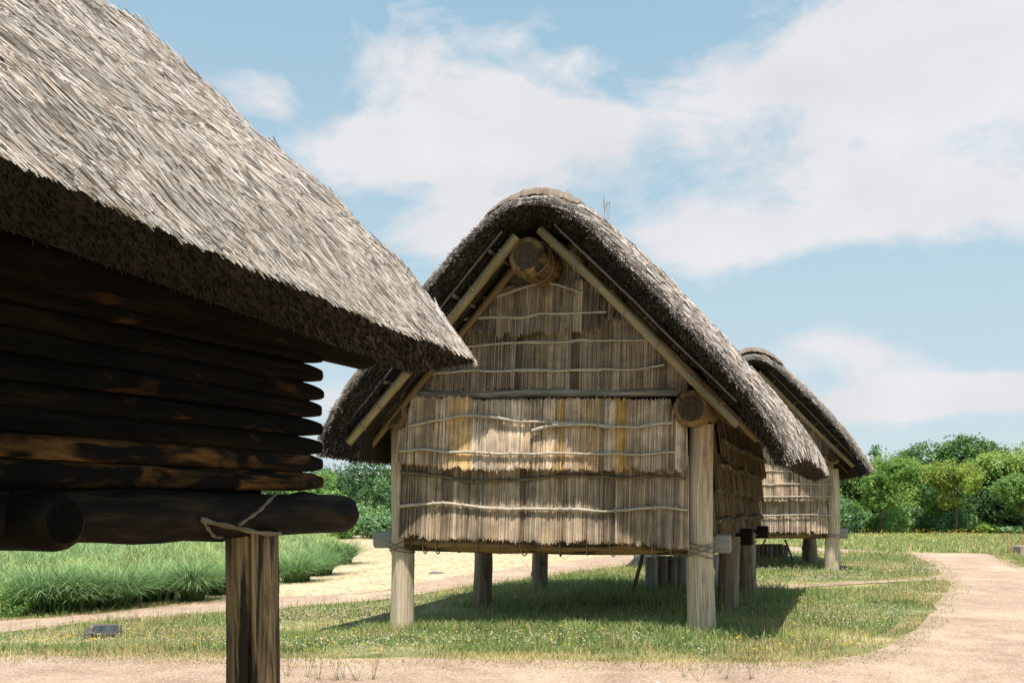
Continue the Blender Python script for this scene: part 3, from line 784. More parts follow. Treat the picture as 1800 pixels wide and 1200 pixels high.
def batten(parent, pts, r=.011, mat='stick', ties=True, seed=0, name='batten'):
    """a crooked pole lashed across the reeds, with twisted ties"""
    mb = MB(); P = np.array(pts, float); t = np.concatenate([[0], np.cumsum(np.linalg.norm(np.diff(P, axis=0), axis=1))])
    n = max(6, int(t[-1] / .07)); tt = np.linspace(0, t[-1], n)
    Q = np.stack([np.interp(tt, t, P[:, k]) for k in range(3)], 1)
    nz = np.stack([tt * 2.2, tt * 0, tt * 0], 1)
    Q[:, 2] += .06 * (fbm(nz, 1.2, 3, seed) - .5) + .022 * (fbm(nz, 4, 2, seed + 4) - .5); r = r * 1.35
    Q[1:-1] = (Q[:-2] + Q[1:-1] * 2 + Q[2:]) / 4
    R = r * (1 + .3 * (fbm(nz, 3, 2, seed + 8) - .5)) * (1.15 - .35 * tt / t[-1])
    tube(mb, Q, R, 7)
    if random.random() < .7:       # a second thinner stick laid along part of it
        a = int(n * random.uniform(.05, .45)); b = min(n - 1, a + int(n * .45)); sh = Q[a:b].copy(); sh[:, 2] += .018 * np.sin(np.linspace(0, 5, len(sh)))
        sh[:, 1 if abs(P[0][0] - P[-1][0]) > abs(P[0][1] - P[-1][1]) else 0] -= 0
        if len(sh) > 3: tube(mb, sh, r * .6, 6)
    if ties:
        k = 4
        while k < n - 2:
            c = Q[k]; u, w = frame(Q[k + 1] - Q[k - 1]); rr = r * 1.6
            th = np.linspace(0, 2 * math.pi, 9)
            tube(mb, c + np.outer(np.cos(th), u) * rr + np.outer(np.sin(th), w) * rr + np.outer(th, (Q[k + 1] - Q[k])) * .03, r * .38, 4, cap=False)
            for s in (-1, 1):
                if random.random() < .7:
                    e = c + np.array([random.uniform(-.03, .03), random.uniform(-.01, .01), s * random.uniform(.02, .05)])
                    tube(mb, [c, (c + e) / 2 + .004, e], r * .3, 4)
            k += random.randint(2, 5)
    return mb.build(name, M[mat], parent)

def rope_wrap(parent, cx, cy, z, r, turns=3, thick=.009, tilt=.3, rise=.03, ends=True, mat='rope', name='lashing'):
    mb = MB(); 
    for t in range(turns):
        ph = random.uniform(0, 6.28); tl = tilt * (1 if t % 2 else -1) * random.uniform(.6, 1.2); th = np.linspace(0, 2 * math.pi, 22)
        rr = r + thick * .8 + random.uniform(0, .004)
        P = np.stack([cx + np.cos(th) * rr, cy + np.sin(th) * rr, z + rise * (t - turns / 2) + np.sin(th + 1.57) * 0 + np.cos(th) * tl * rr], 1)
        tube(mb, P, thick * random.uniform(.8, 1.15), 6, cap=False)
    return mb.build(name, M[mat], parent)

def squared_beam(mb, x0, x1, y, z, hy, hz, seg=14, seed=0, bev=.035):
    """hand-squared timber along x with rounded arrises"""
    a = [(-hy + bev, -hz), (hy - bev, -hz), (hy, -hz + bev), (hy, hz - bev), (hy - bev, hz), (-hy + bev, hz), (-hy, hz - bev), (-hy, -hz + bev)]
    xs = np.linspace(x0, x1, seg); V = []; Q = []
    xs = np.concatenate([[x0, x0 + .012], xs[1:-1], [x1 - .012, x1]]); m = len(xs)
    for i, x in enumerate(xs):
        s = .88 if i in (0, m - 1) else 1
        for k, (p, q) in enumerate(a):
            w = 1 + .06 * (vnoise(np.array([[x * 3, k * 1.7, seed]]), 1, 3)[0] - .5)
            V.append((x, y + p * s * w, z + q * s * w)); Q.append((p, q, x + seed))
    b = (np.arange(m - 1)[:, None] * 8); j = np.arange(8)[None]
    quads = np.stack([b + j, b + 8 + j, b + 8 + (j + 1) % 8, b + (j + 1) % 8], -1).reshape(-1, 4)
    mb.add(V, quads, lc=Q)
    for e, fl in ((0, 1), ((m - 1) * 8, 0)):
        vv = np.array(V[e:e + 8]); c = vv.mean(0); q = np.array(Q[e:e + 8])
        ts = [((k, (k + 1) % 8, 8) if fl else ((k + 1) % 8, k, 8)) for k in range(8)]
        mb.add(np.vstack([vv, c]), tris=ts, lc=np.vstack([q, q.mean(0)]))

def bamboo(mb, a, b, r, node=.36, seed=0):
    a = np.array(a, float); b = np.array(b, float); L = np.linalg.norm(b - a); ts = [0]; rs = [r]
    k = random.uniform(.1, node)
    while k < L - .05:
        for d, f in ((-.03, 1), (-.012, 1.10), (0, .98), (.012, 1.12), (.03, 1)): ts.append((k + d) / L); rs.append(r * f * (1.05 - .15 * k / L))
        k += node * random.uniform(.8, 1.2)
    ts.append(1); rs.append(r * .9)
    P = a + np.outer(ts, b - a); P[:, 2] += .02 * np.sin(np.array(ts) * 5 + seed)
    tube(mb, P, rs, 12, seed=seed + 3.3)

def stump_post(mb, x, y, z0, z1, r0, r1, rough=.05, knots=6, seed=0, lean=0):
    n = 40; t = np.linspace(0, 1, n); P = np.stack([x + lean * t + .015 * np.sin(t * 5 + seed), np.full(n, y), z0 + (z1 - z0) * t], 1)
    R = r0 + (r1 - r0) * t; R = R * (1 + .10 * np.exp(-t * 14))
    tube(mb, P, R, 26, rough=rough, knots=knots, seed=seed + 1.0)

def storehouse(name, label, loc, rz, S):
    """raised storehouse with reed walls. local axes: x right along the gable front, y back, origin at the right front post"""
    root = thing(name, label, 'storehouse', loc, rz, None)
    g = lambda x, y: 0.0
    W = S['W']; lx = -W
    # posts
    for i, (x, y, r0, r1, zb, zt, mat, ro, kn) in enumerate(S['posts']):
        mb = MB(); stump_post(mb, x, y, zb, zt, r0, r1, ro, kn, seed=i * 3.7 + S['seed']); mb.build('post', M[mat], root)
    # squared cross beams poking out past the posts
    for (y, x0, x1, z, hy, hz, mat) in S['cross']:
        mb = MB(); squared_beam(mb, x0, x1, y, z, hy, hz, seed=y); mb.build('cross_beam', M[mat], root)
    # floor logs
    for (x, r) in ((-.02, .115), (-W * .5, .11), (-W, .115)):
        mb = MB(); tube(mb, lerp_pts((x, .1, S['zf'] + .02), (x, S['len'] + .25, S['zf'] + .02), 20, .02), r, 14, rough=.06, bev=.03); mb.build('floor_joist', M['beam'], root)
    mb = MB(); tube(mb, lerp_pts((-W + .12, -.06, S['zf'] - .01), (-.16, -.06, S['zf'] - .01), 24, .02, sag=.015), .115, 16, rough=.09, knots=4); fb = mb.build('floor_beam', M['beam'], root)
    for k in range(13):
        mb = MB(); x = -W + .35 + k * (W - .7) / 12 + random.uniform(-.1, .1); th = np.linspace(-.6, 3.9, 12); rr = .13
        dr = random.uniform(0, .03)
        tube(mb, np.stack([x + np.linspace(-.03, .04, 12) * random.choice((-1, 1)), -.06 - np.cos(th) * rr, S['zf'] - .01 - np.sin(th) * (rr + dr)], 1), random.uniform(.006, .011), 5); mb.build('vine_tie', M['rope'], fb)
    # floor deck, dark, closes the house from below
    mb = MB(); squared_beam(mb, -W + .05, -.05, S['len'] * .5 + .08, S['zf'] + .16, S['len'] * .5, .03, bev=.01); mb.build('floor', M['back'], root)
    # plate and ridge logs
    for (x, y0, y1, z, r) in S['plates']:
        mb = MB(); tube(mb, lerp_pts((x, y0, z), (x, y1, z), 24, .02), r, 26, rough=.035, bev=.03, capmi=1); mb.build('plate_log', [M['beam'], M['end']], root)
    x, y0, y1, z, r = S['ridge']
    mb = MB(); tube(mb, lerp_pts((x, y0, z), (x, y1, z), 24, .01), r, 28, rough=.03, bev=.035, capmi=1); rl = mb.build('ridge_log', [M['beam'], M['end']], root)
    mb = MB()
    th = np.linspace(0, 6.28, 24)
    for yy, tl in ((y0 + .18, .12), (y0 + .34, -.1)):
        tube(mb, np.stack([x + np.cos(th) * (r + .012), yy + np.sin(th) * tl, z + np.sin(th) * (r + .012)], 1), .008, 5, cap=False)
    mb.build('lashing', M['rope'], rl)
    # roof
    mb, V, VI = thatch_roof(S['outer'], S['inner'], S['y0'], S['y1'], S['n_top'], S['n_face'], root, under=S['under'], seed=S['seed'], straw_w=S['sw'], bull=.21, bull_len=.5,
                            side='both', n_under=S['n_under'], apex=S['ridge'][0], top_cols=S.get('top_cols'), lift=.14, straw_len=(.07, .2), ysamp=S.get('ysamp', (0, 1)))
    roof = mb.build('thatch_roof', M['thatch'], root, smooth=False)
    # bark cap on the ridge
    cap = np.array(S['cap']); capc, _ = resample(smooth_line(cap, 1), .05); nn = len(capc)
    mb = MB(); yy = np.array([S['y0'] + .10, S['y0'] + .115, S['y0'] + .17, S['y0'] + .3, S['y0'] + .5] + list(np.linspace(S['y0'] + .7, S['y1'] - .4, 12)))
    rows = []; rq = []
    for k, y in enumerate(yy):
        f = (0, .045, .065)[k] if k < 3 else .07
        hump = np.sin(np.linspace(0, math.pi, nn)) ** .5
        jit = .02 * (fbm(np.stack([capc[:, 0] * 3, np.full(nn, y), capc[:, 1]], 1), 2, 3) - .5) + .008 * np.sin(capc[:, 0] * 46)
        rows.append(np.stack([capc[:, 0], np.full(nn, y), capc[:, 1] + f * hump + jit - .21 * (1 - math.sqrt(max(0, 1 - max(0, 1 - (y - S['y0']) / .5) ** 2)))], 1)); rq.append(np.stack([capc[:, 0] * 3, capc[:, 1], np.full(nn, y)], 1))
    mb.add(np.concatenate(rows), grid_faces(len(yy), nn), lc=np.concatenate(rq)); mb.build('ridge_cap', M['barkcap'], roof)
    # rafters of bamboo under the thatch
    for (a, b, r, mat) in S['rafters']:
        mb = MB(); bamboo(mb, a, b, r, seed=random.random() * 9); rf = mb.build('rafter', M[mat], root)
        if mat == 'bamboo':
            a_, b_ = np.array(a), np.array(b); L = np.linalg.norm(b_ - a_); d = (b_ - a_) / L; u, w = frame(d)
            k = random.uniform(.2, .4)
            while k < L - .2:
                mb = MB(); c = a_ + d * k; th = np.linspace(0, 6.28, 14); tl = random.uniform(-.03, .03)
                tube(mb, c + np.outer(np.cos(th), u) * (r + .006) + np.outer(np.sin(th), w) * (r + .006) + np.outer(np.cos(th), d) * tl, .008, 5, cap=False); mb.build('lashing', M['rope'], rf)
                k += random.uniform(.35, .6)
    mb = MB()
    for (a, b, r) in S['poles']: tube(mb, lerp_pts(a, b, 12, .015, seed=random.random() * 9), r, 7)
    mb.build('thin_pole', M['stick_dark'], root)
    for (x0, y0, z0, x1, y1_, z1, r) in S['purlins']:
        mb = MB(); tube(mb, [(x0, y0, z0), (x1, y1_, z1)], r, 9); mb.build('purlin', M['stick_dark'], root)
    # rope round the corner posts
    for (x, y, z, r, turns) in S['ropes']: rope_wrap(root, x, y, z, r, turns)
    return root, V


# ---- the middle storehouse, fitted on the photo
R2 = (2.36, 12.44); A2 = rad(-19.4); CA, SA = math.cos(A2), math.sin(A2)
def onface(px, py, yl, R=R2, ang=A2, zb=0.0):
    """local (x, z) of a photo pixel on the plane local y = yl"""
    ca, sa = math.cos(ang), math.sin(ang); t = (px - 900) / FOC
    bx, by = R[0] - sa * yl, R[1] + ca * yl       # point + x*(ca, sa)
    x = (t * by - bx) / (ca - t * sa); Y = by + sa * x
    return x, EYE - (py - HOR) / FOC * Y - zb

def house2():
    W = 4.12; zf = 1.12
    S = dict(W=W, zf=zf, len=5.9, seed=2.0, sw=.011, under=.50, n_top=46000, n_face=26000, n_under=4500, y0=-1.15, y1=6.6,
             posts=[(0, 0, .180, .148, -.25, 2.62, 'post', .03, 5), (-4.12, 0, .168, .14, -.45, 2.7, 'post', .05, 22),
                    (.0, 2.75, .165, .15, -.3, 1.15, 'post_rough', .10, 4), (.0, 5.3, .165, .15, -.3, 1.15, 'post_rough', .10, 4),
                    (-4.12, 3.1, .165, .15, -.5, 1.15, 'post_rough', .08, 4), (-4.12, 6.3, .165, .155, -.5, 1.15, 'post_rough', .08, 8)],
             cross=[(.30, -4.68, .33, zf + .01, .09, .118, 'grey_wood'), (2.98, -4.5, .33, zf + .02, .11, .125, 'dark_log'), (5.5, -4.5, .34, zf + .03, .10, .11, 'dark_log')],
             plates=[(-.05, -.46, 6.2, 2.79, .222), (-4.12, -.34, 6.2, 2.86, .222)],
             ridge=(-2.0, -.90, 6.3, 4.69, .235),
             outer=[(-4.93, 2.30), (-4.90, 2.62), (-4.34, 3.40), (-3.34, 4.48), (-2.75, 5.06), (-2.3, 5.37), (-1.93, 5.47), (-1.5, 5.40), (-.96, 5.0), (-.2, 4.19), (.39, 3.55), (.84, 3.0), (1.08, 2.70), (1.26, 2.38), (1.33, 2.22), (1.34, 2.16)],
             inner=[(-4.45, 2.22), (-4.36, 2.62), (-2.3, 4.96), (-1.93, 5.16), (-1.55, 4.96), (.55, 2.74), (.86, 2.32), (.96, 2.12)],
             cap=[(-2.50, 5.26), (-2.3, 5.38), (-1.93, 5.48), (-1.6, 5.44), (-1.30, 5.30)],
             rafters=[((-1.82, -.92, 4.98), (.56, -.9, 2.55), .052, 'bamboo'), ((-2.12, -.92, 4.92), (-4.46, -.9, 2.42), .062, 'bamboo')] +
                     [((-1.75, y, 4.98), (.72, y, 2.40), .05, 'bamboo_dark') for y in (-.25, .8, 1.8, 2.8, 3.8, 4.8, 5.8)] +
                     [((-2.15, y, 4.96), (-4.62, y, 2.22), .05, 'bamboo_dark' if y > -.2 else 'bamboo_dark') for y in (-.30, .8, 1.8, 2.8, 3.8, 4.8, 5.8)],
             poles=[((-2.30, -.95, 5.0), (-4.55, -.93, 2.60), .016), ((-1.62, -.95, 5.02), (.55, -.93, 2.80), .014), ((-2.36, -.80, 4.94), (-4.6, -.8, 2.56), .012)],
             purlins=[(-2.45 - k * .48, -.98, 4.76 - k * .52, -2.45 - k * .48, 6.2, 4.76 - k * .52, .024) for k in range(4)] + [(-1.45 + k * .5, -.80, 4.72 - k * .53, -1.45 + k * .5, 6.2, 4.72 - k * .53, .024) for k in range(4)],
             ropes=[(0, 0, 1.08, .172, 5), (-4.12, 0, 1.06, .168, 4), (0, 2.75, 1.06, .165, 3), (0, 5.3, 1.06, .165, 2), (-4.12, 3.1, 1.0, .16, 2)])
    root, V = storehouse('thatched_storehouse', 'raised storehouse in the middle, on pale posts, with rounded thatch gable', (R2[0], R2[1], 0), A2, S)
    # --- front panels, bottom to top
    O = (0, 0, 0); U = (1, 0, 0); F = (0, -1, 0)
    def px_fn(pts, yl):
        q = np.array([onface(a, b, yl) for a, b in pts]); o = np.argsort(q[:, 0])
        return lambda x: float(np.interp(x, q[o, 0], q[o, 1]))
    xl = onface(703, 900, -.2)[0]; xr = onface(1209, 900, -.2)[0]
    c_bot = px_fn([(703, 940), (800, 943), (950, 946), (1100, 950), (1209, 962)], -.25)
    c_top = px_fn([(703, 800), (1209, 800)], -.2)
    pc = reed_panel('wall_panel', root, O, U, F, xl, xr, c_bot, c_top, .25, .13, REED, 6, seed=1)
    b_bot = px_fn([(706, 812), (780, 816), (900, 820), (1050, 820), (1209, 824)], -.34)
    b_top = px_fn([(704, 754), (717, 753), (718, 697), (780, 700), (792, 697), (830, 699), (834, 704), (1000, 702), (1186, 703), (1190, 745), (1209, 752)], -.28)
    gx = lambda a: onface(a, 780, -.3)[0]
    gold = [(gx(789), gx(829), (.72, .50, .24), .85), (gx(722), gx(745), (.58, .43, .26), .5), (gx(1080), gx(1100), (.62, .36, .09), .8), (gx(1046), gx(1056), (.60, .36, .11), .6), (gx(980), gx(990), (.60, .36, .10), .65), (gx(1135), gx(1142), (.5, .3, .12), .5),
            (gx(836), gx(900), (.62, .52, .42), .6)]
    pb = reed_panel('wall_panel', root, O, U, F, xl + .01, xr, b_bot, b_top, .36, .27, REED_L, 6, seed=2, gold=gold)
    # gable panels
    inner_z = lambda x: (4.96 + (x + 2.3) * 1.136) if x < -1.93 else (4.96 - (x + 1.55) * 1.057)
    a2_bot = px_fn([(718, 690), (745, 690), (800, 683), (950, 680), (1080, 684), (1195, 684)], -.2)
    x0 = onface(716, 690, -.2)[0]; x1 = onface(1206, 684, -.2)[0]
    pa2 = reed_panel('gable_panel', root, O, U, F, x0, x1, a2_bot, lambda x: min(inner_z(x) - .05, onface(950, 540, -.15)[1]), .20, .10, REED_G, 6, seed=3)
    a1_bot = px_fn([(820, 588), (940, 582), (1052, 578)], -.27)
    x0 = onface(822, 580, -.26)[0]; x1 = onface(1052, 580, -.26)[0]
    pa1 = reed_panel('gable_panel', root, O, U, F, x0, x1, a1_bot, lambda x: min(inner_z(x) - .08, onface(950, 500, -.2)[1]), .30, .20, REED_G, 6, seed=4)
    xa = onface(835, 500, -.1)[0]; xb = onface(1110, 500, -.1)[0]
    pa0 = reed_panel('gable_panel', root, O, U, F, xa, xb, lambda x: onface(950, 570, -.1)[1], lambda x: min(inner_z(x) - .03, 5.0), .19, .02, REED, 4, seed=5)
    for k, (o_, mi_) in enumerate(((pc, 0),)): pass
    # side skirts of the front : reeds hanging behind the left post
    # --- the lashed poles, traced
    def bat(par, pts, off, r=.0125, mat='stick'):
        q = [(*onface(a, b, -off),) for a, b in pts]
        batten(par, [(x, -off, z) for x, z in q], r, mat, seed=random.random() * 90)
    bat(pb, [(718, 748), (760, 738), (800, 731), (832, 729), (870, 734), (900, 739), (960, 743), (1010, 744), (1058, 746)], .35, .014)
    bat(pb, [(935, 757), (955, 750), (985, 746), (1040, 747), (1110, 750), (1150, 746), (1183, 745)], .365, .014)
    bat(pb, [(703, 790), (760, 791), (830, 794), (880, 796), (960, 796), (1040, 797), (1110, 799), (1188, 795)], .38, .013)
    bat(pc, [(704, 830), (740, 832), (800, 842), (850, 847), (900, 844), (960, 838), (1010, 833), (1060, 838), (1100, 840), (1150, 835), (1204, 839)], .20, .014, 'stick_dark')
    bat(pc, [(702, 889), (740, 885), (790, 886), (860, 892), (930, 895), (1000, 896), (1060, 897), (1130, 892), (1170, 891), (1208, 898)], .245, .015)
    bat(pa2, [(728, 661), (770, 655), (830, 651), (930, 652), (1030, 650), (1110, 647), (1168, 642)], .20, .013)
    bat(pa2, [(812, 608), (860, 606), (930, 603), (985, 604), (1020, 598), (1060, 596), (1140, 597)], .17, .012)
    bat(pa1, [(812, 560), (850, 560), (880, 559), (920, 559), (950, 550), (1000, 552), (1066, 549)], .27, .013)
    bat(pa1, [(850, 522), (890, 515), (920, 504), (950, 499), (980, 501), (1025, 514)], .23, .012)
    # tie log between the two halves
    za = onface(735, 693, -.2); zb_ = onface(1192, 688, -.2)
    mb = MB(); tube(mb, lerp_pts((za[0], -.16, za[1]), (zb_[0], -.16, zb_[1]), 26, .03), .062, 14, rough=.14, knots=4); mb.build('tie_log', M['beam_grey'], root)
    # --- right side wall, its shade put into the reed colour : three overlapping skirts with twisted ties
    Us = (0, 1, 0); Fs = (1, 0, 0); ln = 6.05
    s0 = reed_panel('side_panel', root, (0, .14, 0), Us, Fs, 0, ln, lambda x: zf + .13, lambda x: 2.1, .15, .06, REED_SHADE, 4, seed=6)
    s1 = reed_panel('side_panel', root, (0, .14, 0), Us, Fs, 0, ln, lambda x: 1.84 - .02 * x, lambda x: 2.72, .19, .09, REED_SHADE, 4, seed=7)
    s2 = reed_panel('side_panel', root, (0, .14, 0), Us, Fs, .2, ln, lambda x: 2.25 - .02 * x, lambda x: 2.75, .24, .15, REED_SHADE, 3, seed=8)
    for par, z, off in ((s0, 1.42, .17), (s0, 1.80, .16), (s1, 2.12, .20), (s2, 2.42, .24)):
        batten(par, [(off, .3 + k * .72, z + .02 * math.sin(k * 2.1)) for k in range(9)], .018, 'stick_dark', seed=random.random() * 80)
    # left and back walls
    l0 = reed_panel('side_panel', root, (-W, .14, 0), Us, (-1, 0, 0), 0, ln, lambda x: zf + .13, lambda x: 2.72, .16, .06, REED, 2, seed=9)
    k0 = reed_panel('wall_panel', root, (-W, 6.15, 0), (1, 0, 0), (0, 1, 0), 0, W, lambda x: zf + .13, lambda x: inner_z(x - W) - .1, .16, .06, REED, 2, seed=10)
    return root, V

def house3():
    W = 4.1; zf = 1.0; A3 = rad(-10.0); R3 = (8.04, 25.0)
    S = dict(W=W, zf=zf, len=5.2, seed=5.0, sw=.013, under=.45, n_top=12000, n_face=12000, n_under=1500, y0=-1.05, y1=6.1,
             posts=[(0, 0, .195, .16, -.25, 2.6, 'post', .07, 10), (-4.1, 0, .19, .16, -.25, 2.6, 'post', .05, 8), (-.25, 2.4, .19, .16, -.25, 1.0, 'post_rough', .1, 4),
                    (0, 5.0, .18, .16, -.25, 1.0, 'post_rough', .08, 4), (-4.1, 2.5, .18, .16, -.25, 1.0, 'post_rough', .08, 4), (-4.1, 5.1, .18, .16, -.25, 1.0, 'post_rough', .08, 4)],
             cross=[(.32, -4.6, .42, zf - .02, .09, .13, 'grey_wood'), (2.7, -4.5, .35, zf, .1, .11, 'dark_log'), (5.2, -4.5, .35, zf, .1, .11, 'dark_log')],
             plates=[(-.05, -.45, 5.6, 2.90, .20), (-4.1, -.4, 5.6, 2.90, .20)], ridge=(-2.0, -.8, 5.7, 4.85, .21),
             outer=[(-4.85, 2.6), (-4.80, 2.72), (-3.97, 3.95), (-3.1, 4.85), (-2.55, 5.32), (-2.0, 5.52), (-1.49, 5.32), (-.92, 4.82), (-.13, 4.0), (.5, 3.2), (.9, 2.58)],
             inner=[(-4.45, 2.42), (-4.3, 2.8), (-2.3, 4.98), (-1.98, 5.12), (-1.65, 4.98), (.32, 2.92), (.42, 2.7), (.5, 2.38)],
             cap=[(-2.7, 5.28), (-2.35, 5.48), (-2.0, 5.57), (-1.6, 5.46), (-1.25, 5.18)],
             rafters=[((-1.85, -.82, 4.95), (.38, -.82, 2.62), .055, 'bamboo'), ((-2.15, -.82, 4.95), (-4.4, -.82, 2.6), .055, 'bamboo')] + [((-1.85, y, 4.95), (.5, y, 2.5), .045, 'bamboo_dark') for y in (.6, 2, 3.4, 4.8)],
             poles=[((-1.6, -.85, 4.98), (.38, -.85, 2.86), .014), ((-2.35, -.85, 4.98), (-4.4, -.85, 2.8), .014)],
             purlins=[(-1.45 + k * .5, -.75, 4.76 - k * .53, -1.45 + k * .5, 5.6, 4.76 - k * .53, .022) for k in range(4)],
             ropes=[(0, 0, .95, .19, 3), (-4.1, 0, .95, .19, 3)])
    zb = -.06
    root, V = storehouse('thatched_storehouse', 'smaller-looking distant raised storehouse with sunlit reed wall, partly hidden behind the middle one', (R3[0], R3[1], zb), A3, S)
    O = (0, 0, 0); U = (1, 0, 0); F = (0, -1, 0); inner_z = lambda x: (4.9 + (x + 2.3) * 1.09) if x < -2 else (4.9 - (x + 1.65) * 1.046)
    PK = [(.50, .39, .29), (.42, .33, .25), (.56, .45, .35), (.36, .29, .22), (.48, .36, .25)]
    c = reed_panel('wall_panel', root, O, U, F, -W - .1, -.16, lambda x: 1.02 - .015 * x, lambda x: 1.98, .26, .14, PK, 4, w=.015, seed=11)
    b = reed_panel('wall_panel', root, O, U, F, -W - .1, -.14, lambda x: 1.82, lambda x: 2.7, .36, .28, PK, 4, w=.015, seed=12)
    a = reed_panel('gable_panel', root, O, U, F, -W + .1, -.02, lambda x: 2.62, lambda x: max(2.66, min(inner_z(x) - .05, 3.9)), .27, .12, PK, 4, w=.015, seed=13)
    a1 = reed_panel('gable_panel', root, O, U, F, -3.3, -.7, lambda x: 3.6, lambda x: max(3.64, min(inner_z(x) - .05, 5.0)), .25, .08, PK, 3, w=.015, seed=14)
    for par, z, o, e in ((c, 1.45, .28, -.05), (b, 1.90, .37, 0), (b, 2.22, .35, -.05), (b, 2.55, .32, -.10), (a, 2.95, .24, -.3), (a, 3.35, .20, -.6), (a1, 4.1, .2, -1.2)):
        batten(par, [(-W - .1 - (e * .8), -o, z), (-W * .5, -o, z - .01), (e, -o, z + .01)], .013, 'stick', seed=z * 7)
    sp = reed_panel('side_panel', root, (0, .14, 0), (0, 1, 0), (1, 0, 0), 0, 5.3, lambda x: 1.1, lambda x: 2.75, .16, .06, REED, 3, w=.016, seed=15)
    kp = reed_panel('side_panel', root, (-W, .14, 0), (0, 1, 0), (-1, 0, 0), 0, 5.3, lambda x: 1.1, lambda x: 2.75, .16, .06, REED, 2, w=.018, seed=16)
    bp = reed_panel('wall_panel', root, (-W, 5.5, 0), (1, 0, 0), (0, 1, 0), 0, W, lambda x: 1.1, lambda x: inner_z(x - W) - .1, .16, .06, REED, 2, w=.018, seed=17)


# ---- the near storehouse of charred logs, eave shade added to their colour
def house1():
    A1 = math.atan2(-.437, .8995)
    root = thing('log_storehouse', 'dark charred-log storehouse in the left foreground under a huge sunlit thatch roof', 'storehouse', (-1.93 * .62, 7.6 * .62, EYE * .38), A1)
    root.scale = (.62, .62, .62)
    # local: x toward the lawn, y away from the camera along the wall
    for (x, y, r, h, mat) in ((0.0, -.08, .200, 1.40, 'post_brown'), (.0, -4.9, .2, 1.4, 'post_brown'), (-7.0, -.1, .2, 1.4, 'post_rough'), (-7.0, -4.9, .2, 1.4, 'post_rough')):
        mb = MB(); n = 40; t = np.linspace(0, 1, n); P = np.stack([np.full(n, x) + .01 * np.sin(t * 3), np.full(n, y), -1.2 + (h + 1.2) * t], 1)
        tube(mb, P, r * (1.0 - .03 * t), 150, rough=.05, knots=0, seed=3.0)
        V = mb.v[0]
        # a drying crack down the side that faces the camera
        if mat == 'post_brown' and y > -1:
            ang = np.arctan2(V[:, 1] - y, V[:, 0] - x); face = rad(-57) + .05 * np.sin(V[:, 2] * 2.2)
            d = (ang - face + math.pi) % (2 * math.pi) - math.pi
            k = np.exp(-(d / .05) ** 2); V[:, 0] -= (V[:, 0] - x) * k * .45; V[:, 1] -= (V[:, 1] - y) * k * .45
        mb.build('post', M[mat], root)
    # big sleeper under the wall, lumpy underside
    mb = MB(); P = lerp_pts((.0, -6.6, 1.545), (.02, 1.11, 1.535), 40, .015)
    tube(mb, P, np.interp(np.linspace(0, 1, 40), [0, .45, .62, .7, .8, 1], [.19, .165, .150, .185, .165, .158]), 28, rough=.10, knots=5, bev=.08, capmi=1); mb.build('sill_beam', [M['dark_log'], M['end_dark']], root)
    # cross log whose end pokes out at the left edge of the picture
    mb = MB(); tube(mb, lerp_pts((-7.6, -2.20, 1.50), (.43, -2.12, 1.52), 30, .01), .172, 30, rough=.05, knots=7, bev=.09, capmi=1); mb.build('cross_log', [M['dark_log'], M['end_dark']], root)
    mb = MB(); tube(mb, lerp_pts((-7.6, -.1, 1.50), (-.20, -.1, 1.50), 20, .01), .17, 20, rough=.06, bev=.08, capmi=1); mb.build('cross_log', [M['dark_log'], M['end_dark']], root)
    mb = MB(); tube(mb, lerp_pts((-7.0, -6.6, 1.52), (-7.0, 1.1, 1.52), 20, .01), .17, 20, rough=.06, bev=.08, capmi=1); mb.build('sill_beam', [M['dark_log'], M['end_dark']], root)
    # stacked wall logs : long wall (ends notched and rounded), gable wall logs cross at the corner
    nC = 11; dz = .1475; z0 = 1.800
    for k in range(nC):
        z = z0 + k * dz; r = .083
        tip = .76 + random.uniform(-.03, .035)
        n = 46; ys = np.concatenate([np.linspace(-6.3, .40, n), [.46, .54, .62, .69, .735, tip]]); m = len(ys)
        R = np.concatenate([np.full(n, r), [r * .98, r * .92, r * .82, r * .70, r * .60, r * .40]])
        P = np.stack([np.full(m, 0.0) + .006 * np.sin(ys * 1.3 + k), ys, z + .006 * np.sin(ys * .9 + k * 2)], 1)
        mb = MB(); tube(mb, P, R * .93, 32, rough=.03, knots=5, seed=k * 5.1 + 1, capmi=1, sq=3.6); mb.build('wall_log', [M['half_char_shaded'] if k in (0, 1) else M['char_shaded'], M['end_dark']], root)
        if k % 1 == 0:
            mb = MB(); zz = z - dz / 2
            tube(mb, lerp_pts((-7.3, -.02, zz), (-.01, -.02, zz), 20, .004), r * .95, 14, rough=.04, bev=.05, capmi=1, seed=k * 3.3 + 2); mb.build('wall_log', [M['char_shaded'], M['end_dark']], root)
    for k in range(nC):                                             # the wall on the far side and its gable
        z = z0 + k * dz
        mb = MB(); tube(mb, [(-7.0, -6.3, z), (-7.0, .7, z)], .083, 10); mb.build('wall_log', M['char_shaded'], root)
    mb = MB()
    for k in range(24):
        z = z0 + nC * dz + k * .147; hw = 3.4 - k * .147 * 1.08
        if hw < .1: break
        tube(mb, [(-3.5 - hw, -.02, z), (-3.5 + hw, -.02, z)], .08, 8)
    mb.build('gable_boards', M['char_shaded'], root)
    # plate logs
    for x in (0, -7.0):
        mb = MB(); tube(mb, lerp_pts((x, -6.3, 3.10), (x, 1.44, 3.02), 20, .005), .205, 28, rough=.03, bev=.06, capmi=1); mb.build('plate_log', [M['char_shaded'], M['end_dark']], root)  # near-black tone paints the shade on the plate under the eave
    mb = MB(); tube(mb, [(-3.5, -6.3, 5.95), (-3.5, 1.4, 5.90)], .2, 14, capmi=1); mb.build('ridge_log', [M['dark_log'], M['end_dark']], root)
